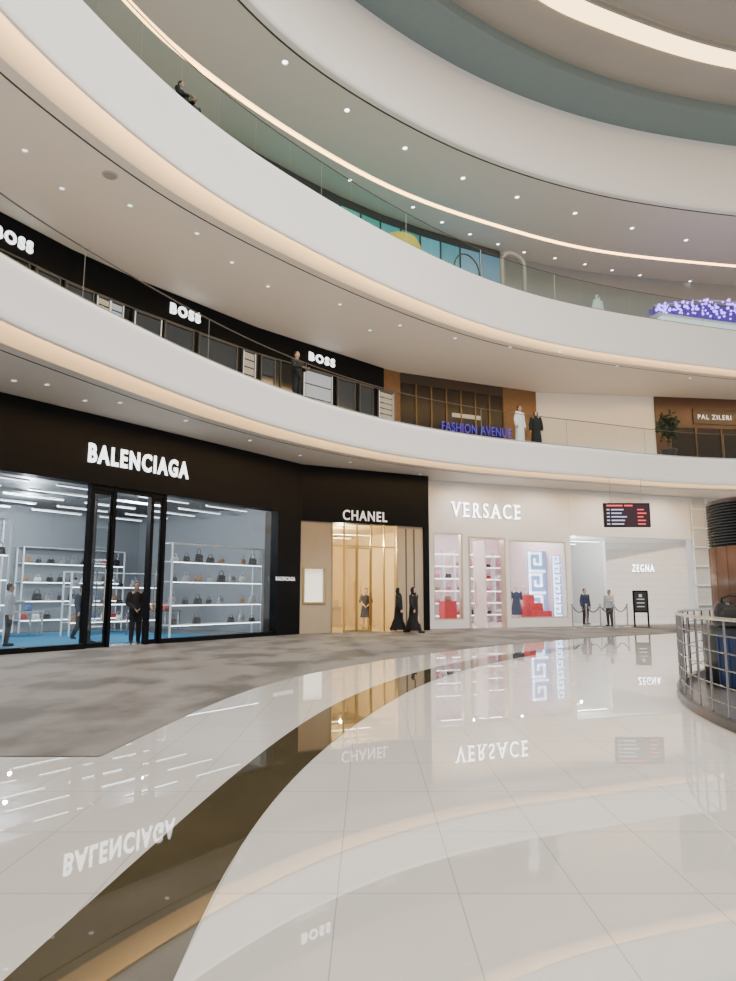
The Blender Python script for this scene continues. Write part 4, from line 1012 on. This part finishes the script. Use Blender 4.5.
q, r = hit(182, 80, offs(E3, .55)); person('person in black leaning at the upper balcony glass, left of two', (q.x, q.y, 13.4), r+.2, 1.72, 'lean', 'suit', CBLK, CBLK)
q, r = hit(194, 87, offs(E3, .65)); person('person in charcoal behind the upper balcony glass, right of two', (q.x, q.y, 13.4), r-.2, 1.66, 'stand', 'suit', CDRK, CBLK)
q, r = hit(598, 305, offs(E3, .6)); person('person in white behind the upper balcony glass at the right', (q.x, q.y, 13.4), r, 1.72, 'stand', 'robe', CWHT, hair='white scarf', flare=0)
person('white mannequin in a dark dress in the wide right window', FV.w(FV.x(516, 590, 1.0), 1.0, .016), .1, 1.85, 'stand', 'dress', CNAVY, hair=None, skin=MANQ, kind='mannequin')
person('white mannequin in pale pink dress in the wide right window', FV.w(FV.x(523, 590, 1.7), 1.7, .016), -.2, 1.85, 'stand', 'dress', CPINK, hair=None, skin=MANQ, kind='mannequin')

# ---------------------------------------------------------------- lights
def lamp(kind, loc, power, col=(1, 1, 1), size=.05, aim=None):
    l = bpy.data.lights.new('lamp', kind); l.energy = power; l.color = col
    if kind == 'AREA': l.size = size
    else: l.shadow_soft_size = size
    o = bpy.data.objects.new('lamp', l); C.objects.link(o); o.location = loc
    if kind == 'SPOT': l.spot_size = math.radians(100); l.spot_blend = .8
    if aim is not None: o.rotation_euler = (Vector(aim)-Vector(loc)).to_track_quat('-Z', 'Y').to_euler()
    return o
lamp('AREA', (9, 9, 22.6), 9600, (1, .968, .93), 11)  # added overhead fill above the view, for floor and fascias
for a, y in ((-1.5, 2.2), (2.2, 3.2), (6.0, 2.2), (4.0, 6.2)): lamp('POINT', FB.w(a, y, 4.3), 400, (.9, .955, 1), .05)  # added points without fittings, lifting the left shop beyond its strips
for y in (1.6, 4.4): lamp('POINT', FC.w(2.5, y, zc-.6), 400, (1, .80, .46), .05)  # added warm points without fittings, brightening the gold shop
for a in (1.0, 3.3, 5.9): lamp('POINT', FV.w(a, 2.2, 4.2), 260, (1, .91, .90), .05)  # added points without fittings, brightening the cream shop
lamp('POINT', FV.w((rs0+gs)/2, 1.8, rtop-.5), 100, (.97, .98, 1), .05)  # added small point to brighten the recess and its side wall
for a in (2.0, 5.5, 9.0, 12.5): lamp('SPOT', FV.w(a, -2.6, 6.15), 320, (1, .975, .94), .06, FV.w(a, .2, 3.2))  # added unseen spots that brighten the front under the overhang
w = bpy.data.worlds.new('World'); scn.world = w; w.use_nodes = True
bg = w.node_tree.nodes['Background']; bg.inputs[0].default_value = (1, .968, .93, 1); bg.inputs[1].default_value = .82

# ---------------------------------------------------------------- camera
cam = bpy.data.cameras.new('camera'); co = bpy.data.objects.new('camera', cam); C.objects.link(co)
co.location = (0, 0, CH); co.rotation_euler = (PI/2+TH, 0, 0)
cam.sensor_width = 36; cam.lens = FP/981*36; cam.clip_end = 300
scn.camera = co
